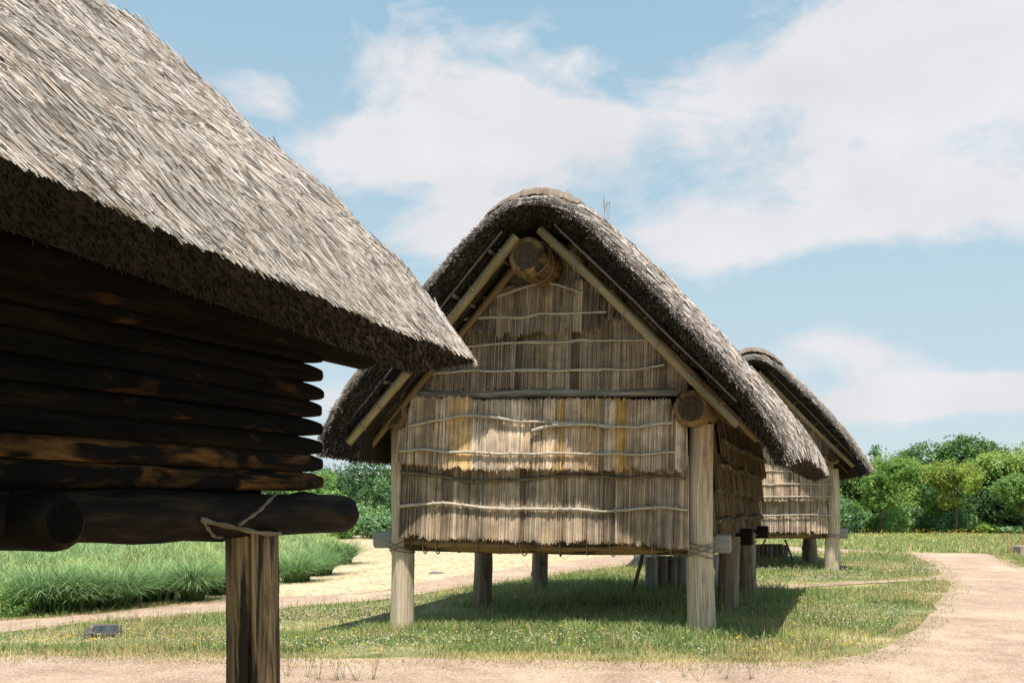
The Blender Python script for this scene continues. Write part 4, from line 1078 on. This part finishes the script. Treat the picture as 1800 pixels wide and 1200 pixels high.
    for y in np.arange(-5.8, 1.7, .8):
        for s in (1, -1):
            mb = MB(); tube(mb, [(-3.5 + s * .1, y, 6.15), (-3.5 + s * 3.2, y, 3.35)], .05, 8); mb.build('rafter', M['dark_log'], root)
    # roof
    zf = lambda y: .065 * (1.74 - y)
    outer = [(-7.96, 2.92), (-7.74, 3.18), (-7, 3.95), (-6.1, 4.78), (-4.6, 6.1), (-3.9, 6.72), (-3.5, 6.86), (-3.1, 6.72), (-2.4, 6.10), (-1.37, 5.18), (-.88, 4.77), (0, 3.96), (.39, 3.60), (.74, 3.17), (.90, 2.97), (.95, 2.90)]
    inner = [(-7.3, 2.83), (-7.2, 2.96), (-3.7, 6.18), (-3.5, 6.28), (-3.3, 6.18), (-.02, 3.22), (.22, 2.94), (.30, 2.81)]
    mb, V, VI = thatch_roof(outer, inner, -6.8, 1.76, 230000, 3000, root, zoff=zf, straw_len=(.10, .36), straw_w=.0080, bull=.06, bull_len=.15, under=.05, side='right', n_under=9000,
                            skew=lambda P: np.interp(P[:, 1] + P[:, 0] * .25, [-3, 0, 1.2, 1.9], [.62, .48, .36, .12]), lift=.12, seed=9, bump=.05, face_front=False, apex=-3.5, eave_shade=.28, ysamp=(.12, 1))  # eave ends of this roof darkened again, shade as colour
    mb.build('thatch_roof', M['thatch'], root, smooth=False)
    # vine lashing at the corner of the sill
    mb = MB()
    def vine(pts, r):
        P = np.array(pts); t = np.linspace(0, 1, len(P)); tt = np.linspace(0, 1, 26)
        Q = np.stack([np.interp(tt, t, P[:, k]) for k in range(3)], 1)
        for _ in range(2): Q[1:-1] = (Q[:-2] + 2 * Q[1:-1] + Q[2:]) / 4
        tube(mb, Q, r * (1 + .25 * np.sin(tt * 25)), 8)
    def lp(px, py, x_off):
        """pixel on the plane local x = x_off"""
        ca, sa = math.cos(A1), math.sin(A1); t = (px - 900) / FOC
        bx, by = -1.93 + ca * x_off, 7.6 + sa * x_off; dx, dy = -sa, ca
        y = (t * by - bx) / (dx - t * dy); Y = by + dy * y
        return (x_off, y, EYE - (py - HOR) / FOC * Y)
    vine([lp(352, 912, .20), lp(380, 920, .215), (lp(410, 926, .225)), lp(440, 933, .23), lp(470, 938, .225), lp(492, 937, .20)], .017)
    vine([lp(420, 922, .235), lp(440, 908, .235), lp(455, 898, .225), lp(468, 884, .20), lp(484, 868, .16)], .013)
    vine([lp(356, 914, .20), lp(366, 930, .2), lp(378, 944, .12), lp(398, 943, .02)], .012)
    mb.build('lashing', M['stick_dark'], root)


# ------------------------------------------------------------------ vegetation
def tree(name, label, cat, x, y, h, w, trunk_h, cols, n, leaf=.2, seed=0, group=None, blobs=9, trunk_r=.08, shape='round', base=None, limbs=5):
    random.seed(seed); z0 = float(hgt(x, y)) if base is None else base
    root = thing(name, label, cat, (x, y, z0), 0, group)
    mb = MB(); tube(mb, lerp_pts((0, 0, -.1), (random.uniform(-.1, .1), 0, trunk_h + (h - trunk_h) * .45), 8, .06, seed=seed), np.linspace(trunk_r, trunk_r * .4, 8), 8)
    B = []
    ch = h - trunk_h
    for k in range(blobs):
        a = random.uniform(0, 6.28); v = random.random()
        if shape == 'cone': rr = (1 - v) * w * .45; zz = trunk_h + v * ch * .92; s = w * (.30 * (1 - v) + .10)
        elif shape == 'vase': rr = (.25 + .75 * v) * w * .36 * math.sqrt(random.random()); zz = trunk_h + ch * (.18 + .7 * v); s = w * random.uniform(.13, .22)
        else: rr = w * .36 * math.sqrt(random.random()) * math.sqrt(max(.1, 1 - (2 * v - 1) ** 2)) * 1.2; zz = trunk_h + ch * (.12 + .72 * v); s = w * random.uniform(.14, .25)
        B.append((rr * math.cos(a), rr * math.sin(a), zz, s, s * random.uniform(.55, .85)))
    for b in random.sample(B, min(limbs, len(B))):
        s = trunk_h * random.uniform(.75, 1.15)
        tube(mb, lerp_pts((0, 0, s), (b[0] * .9, b[1] * .9, b[2]), 6, .08, seed=b[2]), np.linspace(trunk_r * .55, trunk_r * .15, 6), 6)
    mb.build('trunk', M['bark'], root)
    mb = MB(); tot = sum(b[3] ** 2 for b in B)
    for (bx, by, bz, s, sv) in B:
        m = int(1.35 * n * s * s / tot); d = RNG.normal(size=(m, 3)); d /= np.linalg.norm(d, axis=1, keepdims=True)
        q = fbm(d * 2 + np.array([bx, by, bz]) * 3, 2.0, 3, seed + 1)
        r = (.45 + .55 * RNG.random(m) ** .6) * (.42 + 1.2 * q)
        P = np.stack([bx + d[:, 0] * r * s, by + d[:, 1] * r * s, bz + d[:, 2] * r * sv], 1)
        cn = fbm(P, 1.9, 3, seed + 2); keep = cn > .46; P = P[keep]; d = d[keep]; m = len(P)
        N = d * .5 + RNG.normal(0, .5, (m, 3)) + (0, 0, .6)
        tone = (.75 + .5 * fbm(P, 1.1, 2, seed + 3))[:, None]
        leaves(mb, P, N, leaf * RNG.uniform(.6, 1.3, m), pick(cols, m, .15) * tone)
    mb.build('crown', M['leaf'], root, smooth=False)
    random.seed(seed + 100)
    return root

def shrub(name, label, cat, x, y, h, w, cols, n, leaf=.14, seed=0, group=None, d=None, base=None):
    z0 = float(hgt(x, y)) if base is None else base
    random.seed(seed); mb = MB(); B = []
    for k in range(7):
        B.append((random.uniform(-.36, .36) * w, random.uniform(-.3, .3) * (d or w), h * random.uniform(.35, .68), w * random.uniform(.18, .30), h * random.uniform(.28, .42)))
    for (bx, by, bz, s, sv) in B:
        m = n // 7; dd = RNG.normal(size=(m, 3)); dd /= np.linalg.norm(dd, axis=1, keepdims=True)
        q = fbm(dd * 2 + bx, 1.6, 3, seed + 1); r = (.5 + .5 * RNG.random(m) ** .5) * (.62 + .76 * q)
        P = np.stack([bx + dd[:, 0] * r * s, by + dd[:, 1] * r * s, np.maximum(.03, bz + dd[:, 2] * r * sv * 1.3)], 1)
        N = dd * .5 + RNG.normal(0, .5, (m, 3)) + (0, 0, .6)
        keep = fbm(P, 2.6, 3, seed + 2) > .45; P = P[keep]; N = N[keep]; m = len(P)
        leaves(mb, P, N, 1.25 * leaf * RNG.uniform(.6, 1.3, m), pick(cols, m, .2) * (.6 + .8 * fbm(P, 1.6, 2, seed + 3))[:, None])
    for k in range(5): tube(mb, [(0, 0, -.05), (random.uniform(-.3, .3) * w, random.uniform(-.2, .2) * w, h * .6)], .02, 5, col=(.1, .08, .05))
    o = mb.build(name, M['leaf'], None, smooth=False); o.location = (x, y, z0)
    tag(o, label, cat, group); return o

DG = [(.028, .058, .02), (.042, .082, .027), (.022, .048, .018), (.06, .10, .035)]
MG = [(.08, .14, .03), (.11, .18, .04), (.06, .11, .03), (.13, .20, .055)]
YG = [(.12, .175, .035), (.16, .21, .045), (.09, .14, .03), (.21, .24, .07)]
BG = [(.07, .13, .06), (.10, .17, .08), (.05, .10, .045), (.13, .20, .10)]
LG = [(.17, .26, .10), (.22, .30, .12), (.12, .20, .07)]
OG = [(.18, .21, .05), (.24, .23, .06), (.14, .19, .04), (.11, .16, .03)]

def X(px, Y): return (px - 900) / FOC * Y
def H(py, Y, px=1700): return EYE - (py - HOR) / FOC * Y - float(hgt(X(px, Y), Y))

def trees():
    G = 'trees beyond the meadow'
    tree('maple_tree', 'round mid-green young tree at meadow edge, nearest the far storehouse', 'tree', X(1549, 57), 57, H(812, 57), 4.6, 1.15, MG + YG[:1], 22000, .15, 21, 'young trees at the meadow edge', 16, .075, 'vase')
    tree('maple_tree', 'young tree with yellow-orange tinted crown and slim bare trunk', 'tree', X(1680, 57), 57, H(816, 57), 4.0, 1.35, OG + MG[:1], 14000, .14, 22, 'young trees at the meadow edge', 13, .075, 'vase', limbs=7)
    tree('maple_tree', 'young green tree cut by the right edge of the photo', 'tree', X(1799, 55), 55, H(838, 55), 4.4, 1.2, MG + LG[:1], 14000, .14, 23, 'young trees at the meadow edge', 13, .07, 'vase')
    spec = [('broadleaf_tree', 'broad yellow-green tree filling the gap behind the round young tree', 1575, 64, 808, 8.5, 1.2, YG + MG, 24000, .2),
            ('broadleaf_tree', 'big dense dark green tree with the highest crown on the right', 1690, 67, 772, 8.0, 1.6, DG + MG[:2], 30000, .22),
            ('broadleaf_tree', 'yellow-flecked tree between the big dark tree and the right edge', 1752, 63, 800, 5.2, 1.4, MG + YG, 18000, .19),
            ('broadleaf_tree', 'pale yellow-green tall tree at the right edge of the photo', 1812, 62, 782, 6.5, 1.6, YG + LG[:1], 22000, .2),
            ('broadleaf_tree', 'dark green tree beside the far storehouse roof', 1510, 66, 815, 5.0, 1.0, DG, 16000, .2),
            ('broadleaf_tree', 'shaded dark tree low behind the orange-tinted young tree', 1640, 62, 838, 6.0, .8, DG + MG[:1], 20000, .19),
            ('broadleaf_tree', 'very dark tree in shade left of the right-edge young tree', 1770, 60, 850, 5.0, .6, DG, 20000, .18),
            ('broadleaf_tree', 'dark tree outside the photo to the right', 1900, 64, 800, 8.0, 1.5, DG + MG, 14000, .22)]
    for k, (nm, lb, px, Y, py, w, th, cols, n, lf) in enumerate(spec):
        tree(nm, lb, 'tree', X(px, Y), Y, H(py, Y), w, th, cols, n, lf, 40 + k, G, 20, .14)
    tree('conifer_tree', 'pointed bluish conifer just right of the far roof', 'tree', X(1541, 82), 82, H(772, 82), 3.8, 1.0, BG, 9000, .22, 61, G, 14, .12, 'cone')
    tree('conifer_tree', 'thin conifer tip peeping above the slope of the far thatch roof', 'tree', X(1490, 82), 82, H(752, 82), 3.0, 1.0, BG, 7000, .22, 62, G, 14, .12, 'cone')
    tree('conifer_tree', 'low bluish treetop between the conifer and the big dark tree', 'tree', X(1590, 84), 84, H(786, 84), 4.4, 1.0, BG, 9000, .24, 63, G, 14, .12, 'round')
    # shrubs at the foot
    nm = ['pale leafy shrub', 'mid green spreading shrub', 'grey-green grassy shrub', 'dark green shrub', 'light green vine-covered shrub']
    xs = [1478, 1500, 1525, 1552, 1580, 1604, 1628, 1650, 1672, 1698, 1722, 1746, 1772, 1800, 1838, 1455]
    tp = [872, 880, 898, 905, 885, 868, 890, 880, 900, 892, 905, 918, 925, 915, 905, 860]
    for k, (px, py) in enumerate(zip(xs, tp)):
        cs = (BG + LG[:1], MG, BG, MG, LG, YG + MG)[k % 6]
        Y = 58.6 + (k * 7 % 4) * .7
        shrub('shrub', ['pale blue-green shrub hugging the far storehouse post', 'green shrub under the round young tree, left side', 'blue-green shrub left of the round young tree trunk', 'dark green shrub right behind the round tree trunk', 'light leafy shrub right of the round young tree',
                        'tall yellowish shrub midway between the two young trees', 'pale blue-green shrub left of the orange-tinted tree', 'green shrub directly left of the slim orange-tree trunk', 'low grey-green shrub under the orange-tinted crown', 'green shrub right of the slim orange-tree trunk',
                        'light green mound of shrub right of the orange-tinted tree', 'yellow-green low shrub in front of the dark gap', 'lowest blue-green shrub before the dark gap', 'green low shrub under the right-edge young tree', 'pale shrub beyond the right edge', 'tall yellow-green shrub behind the far storehouse corner'][k],
              'shrub', X(px, Y), Y, H(py, Y), 2.2, cs, 4600, .13, 80 + k, 'shrubs along the tree line', 1.4)
    # backdrop thicket so that no gap opens to the horizon
    mb = MB(); n = 60000; x = RNG.uniform(14, 50, n); y = 64 + RNG.random(n) * 5; z = 3.6 * RNG.random(n) ** .8 * (.7 + .5 * fbm(np.stack([x, y * 0, y * 0], 1), .35, 3, 2))
    P = np.stack([x, y, z], 1); leaves(mb, P, RNG.normal(0, .6, (n, 3)) + (0, -.5, .5), RNG.uniform(.15, .3, n), pick(DG, n, .2) * (.6 + .8 * fbm(P, .8, 3, 8))[:, None])
    mb.build('thicket', M['leaf'], smooth=False, kind='stuff', label='dark thicket of undergrowth behind the trees', category='undergrowth')
    # left, seen past the corner of the log storehouse and below the middle roof
    tree('broadleaf_tree', 'dark rounded tree seen between the charred logs and the middle storehouse', 'tree', X(628, 66), 66, H(800, 66, 628), 6.6, .8, DG + BG[:2], 26000, .18, 71, 'trees behind the mown field', 20, .14)
    tree('broadleaf_tree', 'paler feathery tree right next to the charred log ends', 'tree', X(560, 60), 60, H(826, 60, 560), 4.0, .6, MG + LG[:1], 15000, .16, 72, 'trees behind the mown field', 14, .12)
    tree('broadleaf_tree', 'dark tree hidden mostly by the middle storehouse left post', 'tree', X(712, 68), 68, H(806, 68, 712), 5.6, .8, DG, 18000, .18, 73, 'trees behind the mown field', 16, .14)
    for k, (px, py, Y, w) in enumerate([(640, 888, 60, 3.2), (680, 902, 58, 2.6), (600, 898, 58, 2.4), (572, 880, 57, 2.2), (720, 900, 60, 3.0)]):
        shrub('shrub', ['bright green leafy bank in front of the dark rounded tree', 'low shrub against the left post of the middle storehouse', 'light green shrub at the top of the mown field', 'leafy shrub behind the charred sill-beam end', 'shrub behind the middle storehouse left post'][k],
              'shrub', X(px, Y), Y, H(py, Y, px), w, (BG + LG, BG, LG, MG, BG)[k], 6000, .13, 120 + k, 'shrubs behind the mown field', 1.6)
    mb = MB(); n = 50000; x = RNG.uniform(-40, 16, n); y = 74 + RNG.random(n) * 5; z = 4.0 * RNG.random(n) ** .8 * (.6 + .6 * fbm(np.stack([x, y * 0, y * 0], 1), .35, 3, 4)) - .3
    P = np.stack([x, y, z], 1); leaves(mb, P, RNG.normal(0, .6, (n, 3)) + (0, -.5, .5), RNG.uniform(.2, .35, n), pick(DG + MG[:1], n, .2) * (.6 + .8 * fbm(P, .8, 3, 8))[:, None])
    mb.build('hedge_bank', M['leaf'], smooth=False, kind='stuff', label='far wooded bank behind the mown field and tall grass', category='undergrowth')

REEDG = [(.20, .32, .14), (.27, .40, .18), (.34, .46, .22), (.15, .25, .11), (.36, .46, .20)]
def clump(mb, n, cx, cy, h, rr, cols, ox=0, oy=0, oz=0, wd=.012):
    r = rr * np.sqrt(RNG.random(n)); a = RNG.uniform(0, 6.28, n)
    P = np.stack([ox + r * np.cos(a), oy + r * np.sin(a), np.full(n, oz)], 1)
    az = a + RNG.normal(0, .7, n); c = pick(cols, n, .2)
    blades(mb, P, h * RNG.uniform(.6, 1.3, n), RNG.uniform(.7, 1.3, n) * wd, az, RNG.uniform(.35, 1.5, n), c * .75, c * 1.5, 6)

def tall_grass_field():
    mb = MB(); n = 120000
    x = RNG.uniform(-34, -2, n); y = 15 + 42 * RNG.random(n) ** 1.25
    ok = inpoly(x, y, REEDP); x, y = x[ok], y[ok]; n = len(x)
    cl = fbm(np.stack([x, y, x * 0], 1), 1.1, 3, 12); g = vnoise(np.stack([x, y, x * 0], 1), .12, 3)
    h = (.28 + 1.15 * np.clip((cl - .25) * 1.4, 0, 1)) * RNG.uniform(.7, 1.1, n)
    edge = ~inpoly(x + .3, y - 1.3, REEDP); keep = ~edge | (RNG.random(n) < .10); x, y, h, cl = x[keep], y[keep], h[keep], cl[keep]; n = len(x)
    h *= np.where(~inpoly(x + .25, y - .7, REEDP) | ~inpoly(x + .6, y, REEDP), .55, 1)
    yl = np.clip((fbm(np.stack([x, y, x * 0], 1), .35, 3, 77) - .45) * 5, 0, 1)[:, None]
    c = pick(REEDG, n, .2) * (1 + yl * np.array([.45, .2, .0]))
    blades(mb, np.stack([x, y, hgt(x, y)], 1), h, (.008 + .0005 * y) * RNG.uniform(.7, 1.3, n), RNG.uniform(0, 6.28, n), RNG.uniform(.2, 1.0, n), c * .8, c * 1.3, 4)
    mb.build('tall_grass_field', M['blade'], kind='stuff', label='field of waist-high silver grass behind the side path', category='tall grass')
    C = [(60, 1078, 1.0, .55, 'wide dark silver-grass clump nearest the left edge of the photo'), (120, 1076, .9, .5, 'silver-grass clump between the left-edge clump and the arching one'), (190, 1070, .95, .55, 'arching silver-grass clump with drooping pale tips'),
         (268, 1058, .75, .4, 'low silver-grass clump just left of the upright one'), (330, 1058, .95, .30, 'upright silver-grass clump standing alone beside the side path'), (385, 1046, .85, .4, 'silver-grass clump close against the left of the brown post'),
         (515, 1024, .8, .45, 'silver-grass clump just right of the brown post'), (555, 1012, .85, .5, 'silver-grass clump at the bend of the mown field'), (597, 992, .9, .45, 'silver-grass clump at the far right corner of the tall grass')]
    for k, (px, py, h, rr, lb) in enumerate(C):
        gx, gy, gz = ground_at(px, py); mb = MB(); clump(mb, 1300, 0, 0, h * .95, rr * .72, [(.13, .22, .09), (.18, .29, .11), (.24, .36, .15), (.10, .17, .065)], wd=.015)
        o = mb.build('silver_grass_clump', M['blade']); o.location = (gx, gy + .3, gz); tag(o, lb, 'grass clump', 'silver-grass clumps along the side path')
    for k, (px, py, w, lb) in enumerate([(30, 1078, .9, 'pale yellow-green leafy weed bush at the left edge of the photo'), (62, 1068, .5, 'small leafy weed bush in front of the dark clump'), (135, 1068, .45, 'leafy light weed between two silver-grass clumps')]):
        gx, gy, gz = ground_at(px, py); shrub('weed_bush', lb, 'weed', gx, gy - .1, .5 - .06 * k, w, LG + YG[:2], 2600, .05, 140 + k, 'weed bushes by the side path')

REED_KEEP = REED
REEDP = smooth_closed(reed_poly, sub=5, jit=.08)
REED = REEDP          # polygon name used by the scatterers
lawn(); clover(); straw_litter()
REED = REED_KEEP
tall_grass_field()

house1(); h2, V2 = house2(); house3()
trees()


# ------------------------------------------------------------------ small things
def log_fence(label, x0, y0, x1, y1, h, zb, n=9, seed=0, group='rows of upright logs under the houses'):
    root = thing('log_row', label, 'log fence', (x0, y0, zb), 0, group); random.seed(seed)
    d = np.array([x1 - x0, y1 - y0]); L = np.linalg.norm(d)
    for k in range(n):
        t = (k + .5) / n; r = L / n * .52
        mb = MB(); p = d * t; hh = h * random.uniform(.96, 1.03)
        tube(mb, lerp_pts((p[0], p[1] + .1 * math.sin(t * 3.1), -.1), (p[0], p[1] + .1 * math.sin(t * 3.1), hh), 6, .005), r, 12, rough=.07, bev=.01, seed=k * 2.2 + seed); mb.build('upright_log', M['post_rough' if k % 3 else 'grey_wood'], root)
    mb = MB(); tube(mb, [(0, -.11, h * .93), (d[0] * .5, d[1] * .5 - .02, h * .90), (d[0], d[1] - .11, h * .93)], .008, 5); mb.build('wire', M['rope'], root)
a = at(1136, 977, 18.6); b = at(1262, 977, 19.2)
log_fence('row of grey upright logs standing behind the middle storehouse', a.x, a.y, b.x, b.y, a.z + .0, 0, 7, 3)
a = at(1328, 956, 30.5); b = at(1386, 956, 30.5)
log_fence('row of upright logs standing below the distant storehouse', a.x, a.y, b.x, b.y, a.z + .05, -.05, 7, 5)
for lb, p0, p1, r in (('dark slanting pole leaning beside the upright logs under the middle storehouse', at(1112, 1036, 17.6), at(1133, 962, 17.4), .035),
                      ('slanting stick leaning right of the far upright logs', at(1393, 980, 29), at(1380, 948, 29), .03), ('slanting stick leaning left of the far upright logs', at(1330, 970, 29), at(1346, 948, 29), .025)):
    mb = MB(); tube(mb, lerp_pts((0, 0, -.05), tuple(p1 - p0), 8, .02), r, 8, rough=.05); o = mb.build('leaning_pole', M['stick_dark']); o.location = p0; tag(o, lb, 'pole')

def floodlight():
    gx, gy, gz = ground_at(183, 1119)
    root = thing('ground_floodlight', 'grey ground floodlight with glass face lying in the lawn at the left', 'floodlight', (gx, gy, gz), rad(14))
    m = mat_plain('floodlight_metal', (.11, .09, .085), .6, .1); gl = mat_plain('floodlight_glass', (.05, .06, .065), .7, 0, .5, 12, spec=.1)
    # body: a wedge housing, profile in (y, z)
    prof = [(-.10, .0), (-.115, .05), (-.02, .175), (.03, .18), (.12, .10), (.13, .0)]
    mb = MB(); xs = [-.27, -.245, -.16, 0, .16, .215, .235]; sc = [.35, .7, 1, 1, 1, .86, .6]; V = []
    for x, s in zip(xs, sc):
        for (py_, pz) in prof: V.append((x, py_ * s, pz * s))
    n = 6; q = [(i * n + j, i * n + (j + 1) % n, (i + 1) * n + (j + 1) % n, (i + 1) * n + j) for i in range(6) for j in range(n)]
    mb.add(V, q); mb.add(V[:6], quads=[(0, 1, 2, 3), (0, 3, 4, 5)]); mb.add(V[-6:], quads=[(3, 2, 1, 0), (5, 4, 3, 0)]); mb.build('housing', m, root, smooth=False)
    mb = MB(); c = [(-.15, -.121, .055), (.18, -.121, .055), (.18, -.036, .168), (-.12, -.036, .168)]
    c2 = [(p[0], p[1] + .03, p[2] - .02) for p in c]
    mb.add(c + c2, [(0, 1, 2, 3), (4, 7, 6, 5), (0, 4, 5, 1), (1, 5, 6, 2), (2, 6, 7, 3), (3, 7, 4, 0)]); mb.build('glass', gl, root, smooth=False)
    mb = MB(); loop = [c[0], c[1], ((c[1][0] + c[2][0]) / 2 + .025, -.08, .115), c[2], c[3], ((c[0][0] + c[3][0]) / 2 - .02, -.08, .115), c[0]]
    tube(mb, loop, .009, 6); mb.build('rim', m, root)
floodlight()

def rock(label, px, py, w, h, c=(.3, .27, .25), seed=0):
    gx, gy, gz = ground_at(px, py); th = np.linspace(0, 2 * math.pi, 14, endpoint=False); V = []
    rings = [(0.0, 1.0), (.35, .98), (.7, .8), (.95, .45), (1.0, .08)]
    for (a, s) in rings:
        for t in th:
            k = 1 + .25 * (vnoise(np.array([[math.cos(t), math.sin(t), a]]), 1.7, seed)[0] - .5)
            V.append((math.cos(t) * s * w / 2 * k, math.sin(t) * s * w / 3 * k, a * h * k - .02))
    q = [(i * 14 + j, i * 14 + (j + 1) % 14, (i + 1) * 14 + (j + 1) % 14, (i + 1) * 14 + j) for i in range(4) for j in range(14)]
    mb = MB(); mb.add(V, q); o = mb.build('stone', mat_plain('stone%d' % seed, c, .9, 0, .3)); o.location = (gx, gy, gz); tag(o, label, 'stone')
rock('small purplish grey stone beside the brown post in the lawn', 397, 1087, .16, .09, (.30, .26, .27), 1)
rock('flat dark stone in the mown straw field left of the shaded back post', 768, 1008, .45, .08, (.16, .15, .14), 2)

def barrier():
    st = mat_plain('concrete', (.36, .34, .32), .9, 0, .3, 8); co = mat_plain('rusty_stake', (.42, .17, .08), .7, 0, .35, 15)
    Y = 32.5
    p = at(1786, 972, Y); w = .48; mb = MB()
    V = []
    for (s, z) in ((.5, 0), (.5, .30), (.44, .33), (.44, .34)):
        for a_, b_ in ((-1, -1), (1, -1), (1, 1), (-1, 1)): V.append((w / 2 + a_ * w * s, b_ * w * s, z))
    mb.add(V, [(i * 4 + j, i * 4 + (j + 1) % 4, i * 4 + 4 + (j + 1) % 4, i * 4 + 4 + j) for i in range(3) for j in range(4)] + [(12, 13, 14, 15)])
    o = mb.build('concrete_block', st, smooth=False); o.location = (p.x + .02, Y, float(hgt(p.x, Y))); tag(o, 'grey concrete block at the right edge beside the path', 'block')
    for k, (px, top, bot, lean, lb) in enumerate([(1773, 936, 975, .04, 'leftmost rusty orange stake by the path'), (1778, 948, 973, .0, 'shorter rusty stake between the leftmost stake and the concrete block'), (1794, 940, 966, -.14, 'tilted rusty stake leaning in front of the concrete block')]):
        q = at(px, bot, Y - (.5 if k == 2 else 0)); t_ = at(px, top, Y); h = t_.z - q.z
        mb = MB(); tube(mb, [(0, 0, -.1), (-lean, 0, h)], .018, 7); o = mb.build('stake', co); o.location = q; tag(o, lb, 'stake', 'rusty stakes beside the path')
    a_, b_, c_ = at(1774, 940, Y), at(1786, 955, Y), at(1796, 941, Y - .5)
    mb = MB(); tube(mb, [tuple(Vector(v) - a_) for v in (a_, a_ * .5 + b_ * .5 + Vector((0, 0, -.02)), b_, b_ * .5 + c_ * .5 + Vector((0, 0, -.03)), c_)], .012, 5)
    o = mb.build('barrier_rope', M['rope']); o.location = a_; tag(o, 'grey rope slung between the rusty stakes at the right edge', 'rope')
barrier()

def flower_weeds():
    rows = [(446, 1188), (505, 1190), (560, 1196), (592, 1198), (604, 1194), (627, 1198), (655, 1196), (540, 1192), (1204, 1192), (1228, 1199), (1276, 1195), (1322, 1196)]
    desc = ['thin weed close to the brown post', 'second thin weed right of the brown post', 'thin yellow weed left of the weed cluster', 'weed with low yellow head in the cluster', 'tall yellow-headed weed in the middle of the cluster', 'thin bare-stemmed weed right of the cluster', 'last weed of the cluster, below the knobbly post',
            'wispy weed just before the cluster', 'thin weed below the right front post', 'yellow weed at the bottom edge below the right front post', 'tall yellow weed right of the right front post', 'last thin yellow weed on the right of the path edge']
    for k, (px, py) in enumerate(rows):
        gx, gy, gz = ground_at(px, py); random.seed(300 + k)
        mb = MB(); h0 = random.uniform(.15, .42)
        for s in range(random.randint(2, 4)):
            tx, ty = random.uniform(-.12, .12), random.uniform(-.06, .06); h = h0 * random.uniform(.6, 1.1)
            tube(mb, lerp_pts((tx * .1, ty * .1, 0), (tx, ty, h), 6, .01, seed=k + s), .0017, 4, col=(.12, .17, .05))
            if random.random() < .75:
                th = np.linspace(0, 6.28, 8, endpoint=False); r = .011
                V = [(tx + r * math.cos(t), ty + r * math.sin(t), h + .002) for t in th] + [(tx, ty, h + .007), (tx, ty, h - .006)]
                mb.add(V, tris=[(j, (j + 1) % 8, 8) for j in range(8)] + [((j + 1) % 8, j, 9) for j in range(8)], col=(.80, .52, .02))
        n = 9; cc = pick(GREENS, n)
        blades(mb, np.stack([RNG.normal(0, .02, n), RNG.normal(0, .02, n), np.zeros(n)], 1), RNG.uniform(.03, .10, n), np.full(n, .004), RNG.uniform(0, 6.28, n), RNG.uniform(.2, .9, n), cc, cc * 1.2, 3)
        o = mb.build('flowering_weed', M['blade']); o.location = (gx, gy, gz + .014); tag(o, desc[k] + ' on the gravel path', 'weed', 'thin yellow-flowered weeds on the path')
flower_weeds()

def roof_weed():
    c, s = math.cos(A2), math.sin(A2)
    for lb, (lx, ly, lz), hh, n in (('dry branching weed growing on the middle roof ridge', (-1.28, .3, 5.40), .26, 5), ('short pale straws sticking up from the middle roof ridge', (-1.66, -.3, 5.50), .12, 4)):
        mb = MB(); random.seed(int(hh * 1000))
        for k in range(n):
            tx = random.uniform(-.08, .08); h = hh * random.uniform(.5, 1.1)
            tube(mb, lerp_pts((tx * .5, 0, -.05), (tx, random.uniform(-.05, .05), h), 6, .02, seed=k), .0035, 4, col=(.42, .36, .26))
            if hh > .2:
                m = 7; leaves(mb, np.stack([tx + RNG.normal(0, .03, m), RNG.normal(0, .03, m), h * RNG.uniform(.5, 1.05, m)], 1), RNG.normal(size=(m, 3)), np.full(m, .022), pick([(.3, .24, .14), (.22, .2, .1)], m))
        o = mb.build('roof_weed', M['thatch']); o.location = (2.36 + c * lx - s * ly, 12.44 + s * lx + c * ly, lz); tag(o, lb, 'weed')
roof_weed()
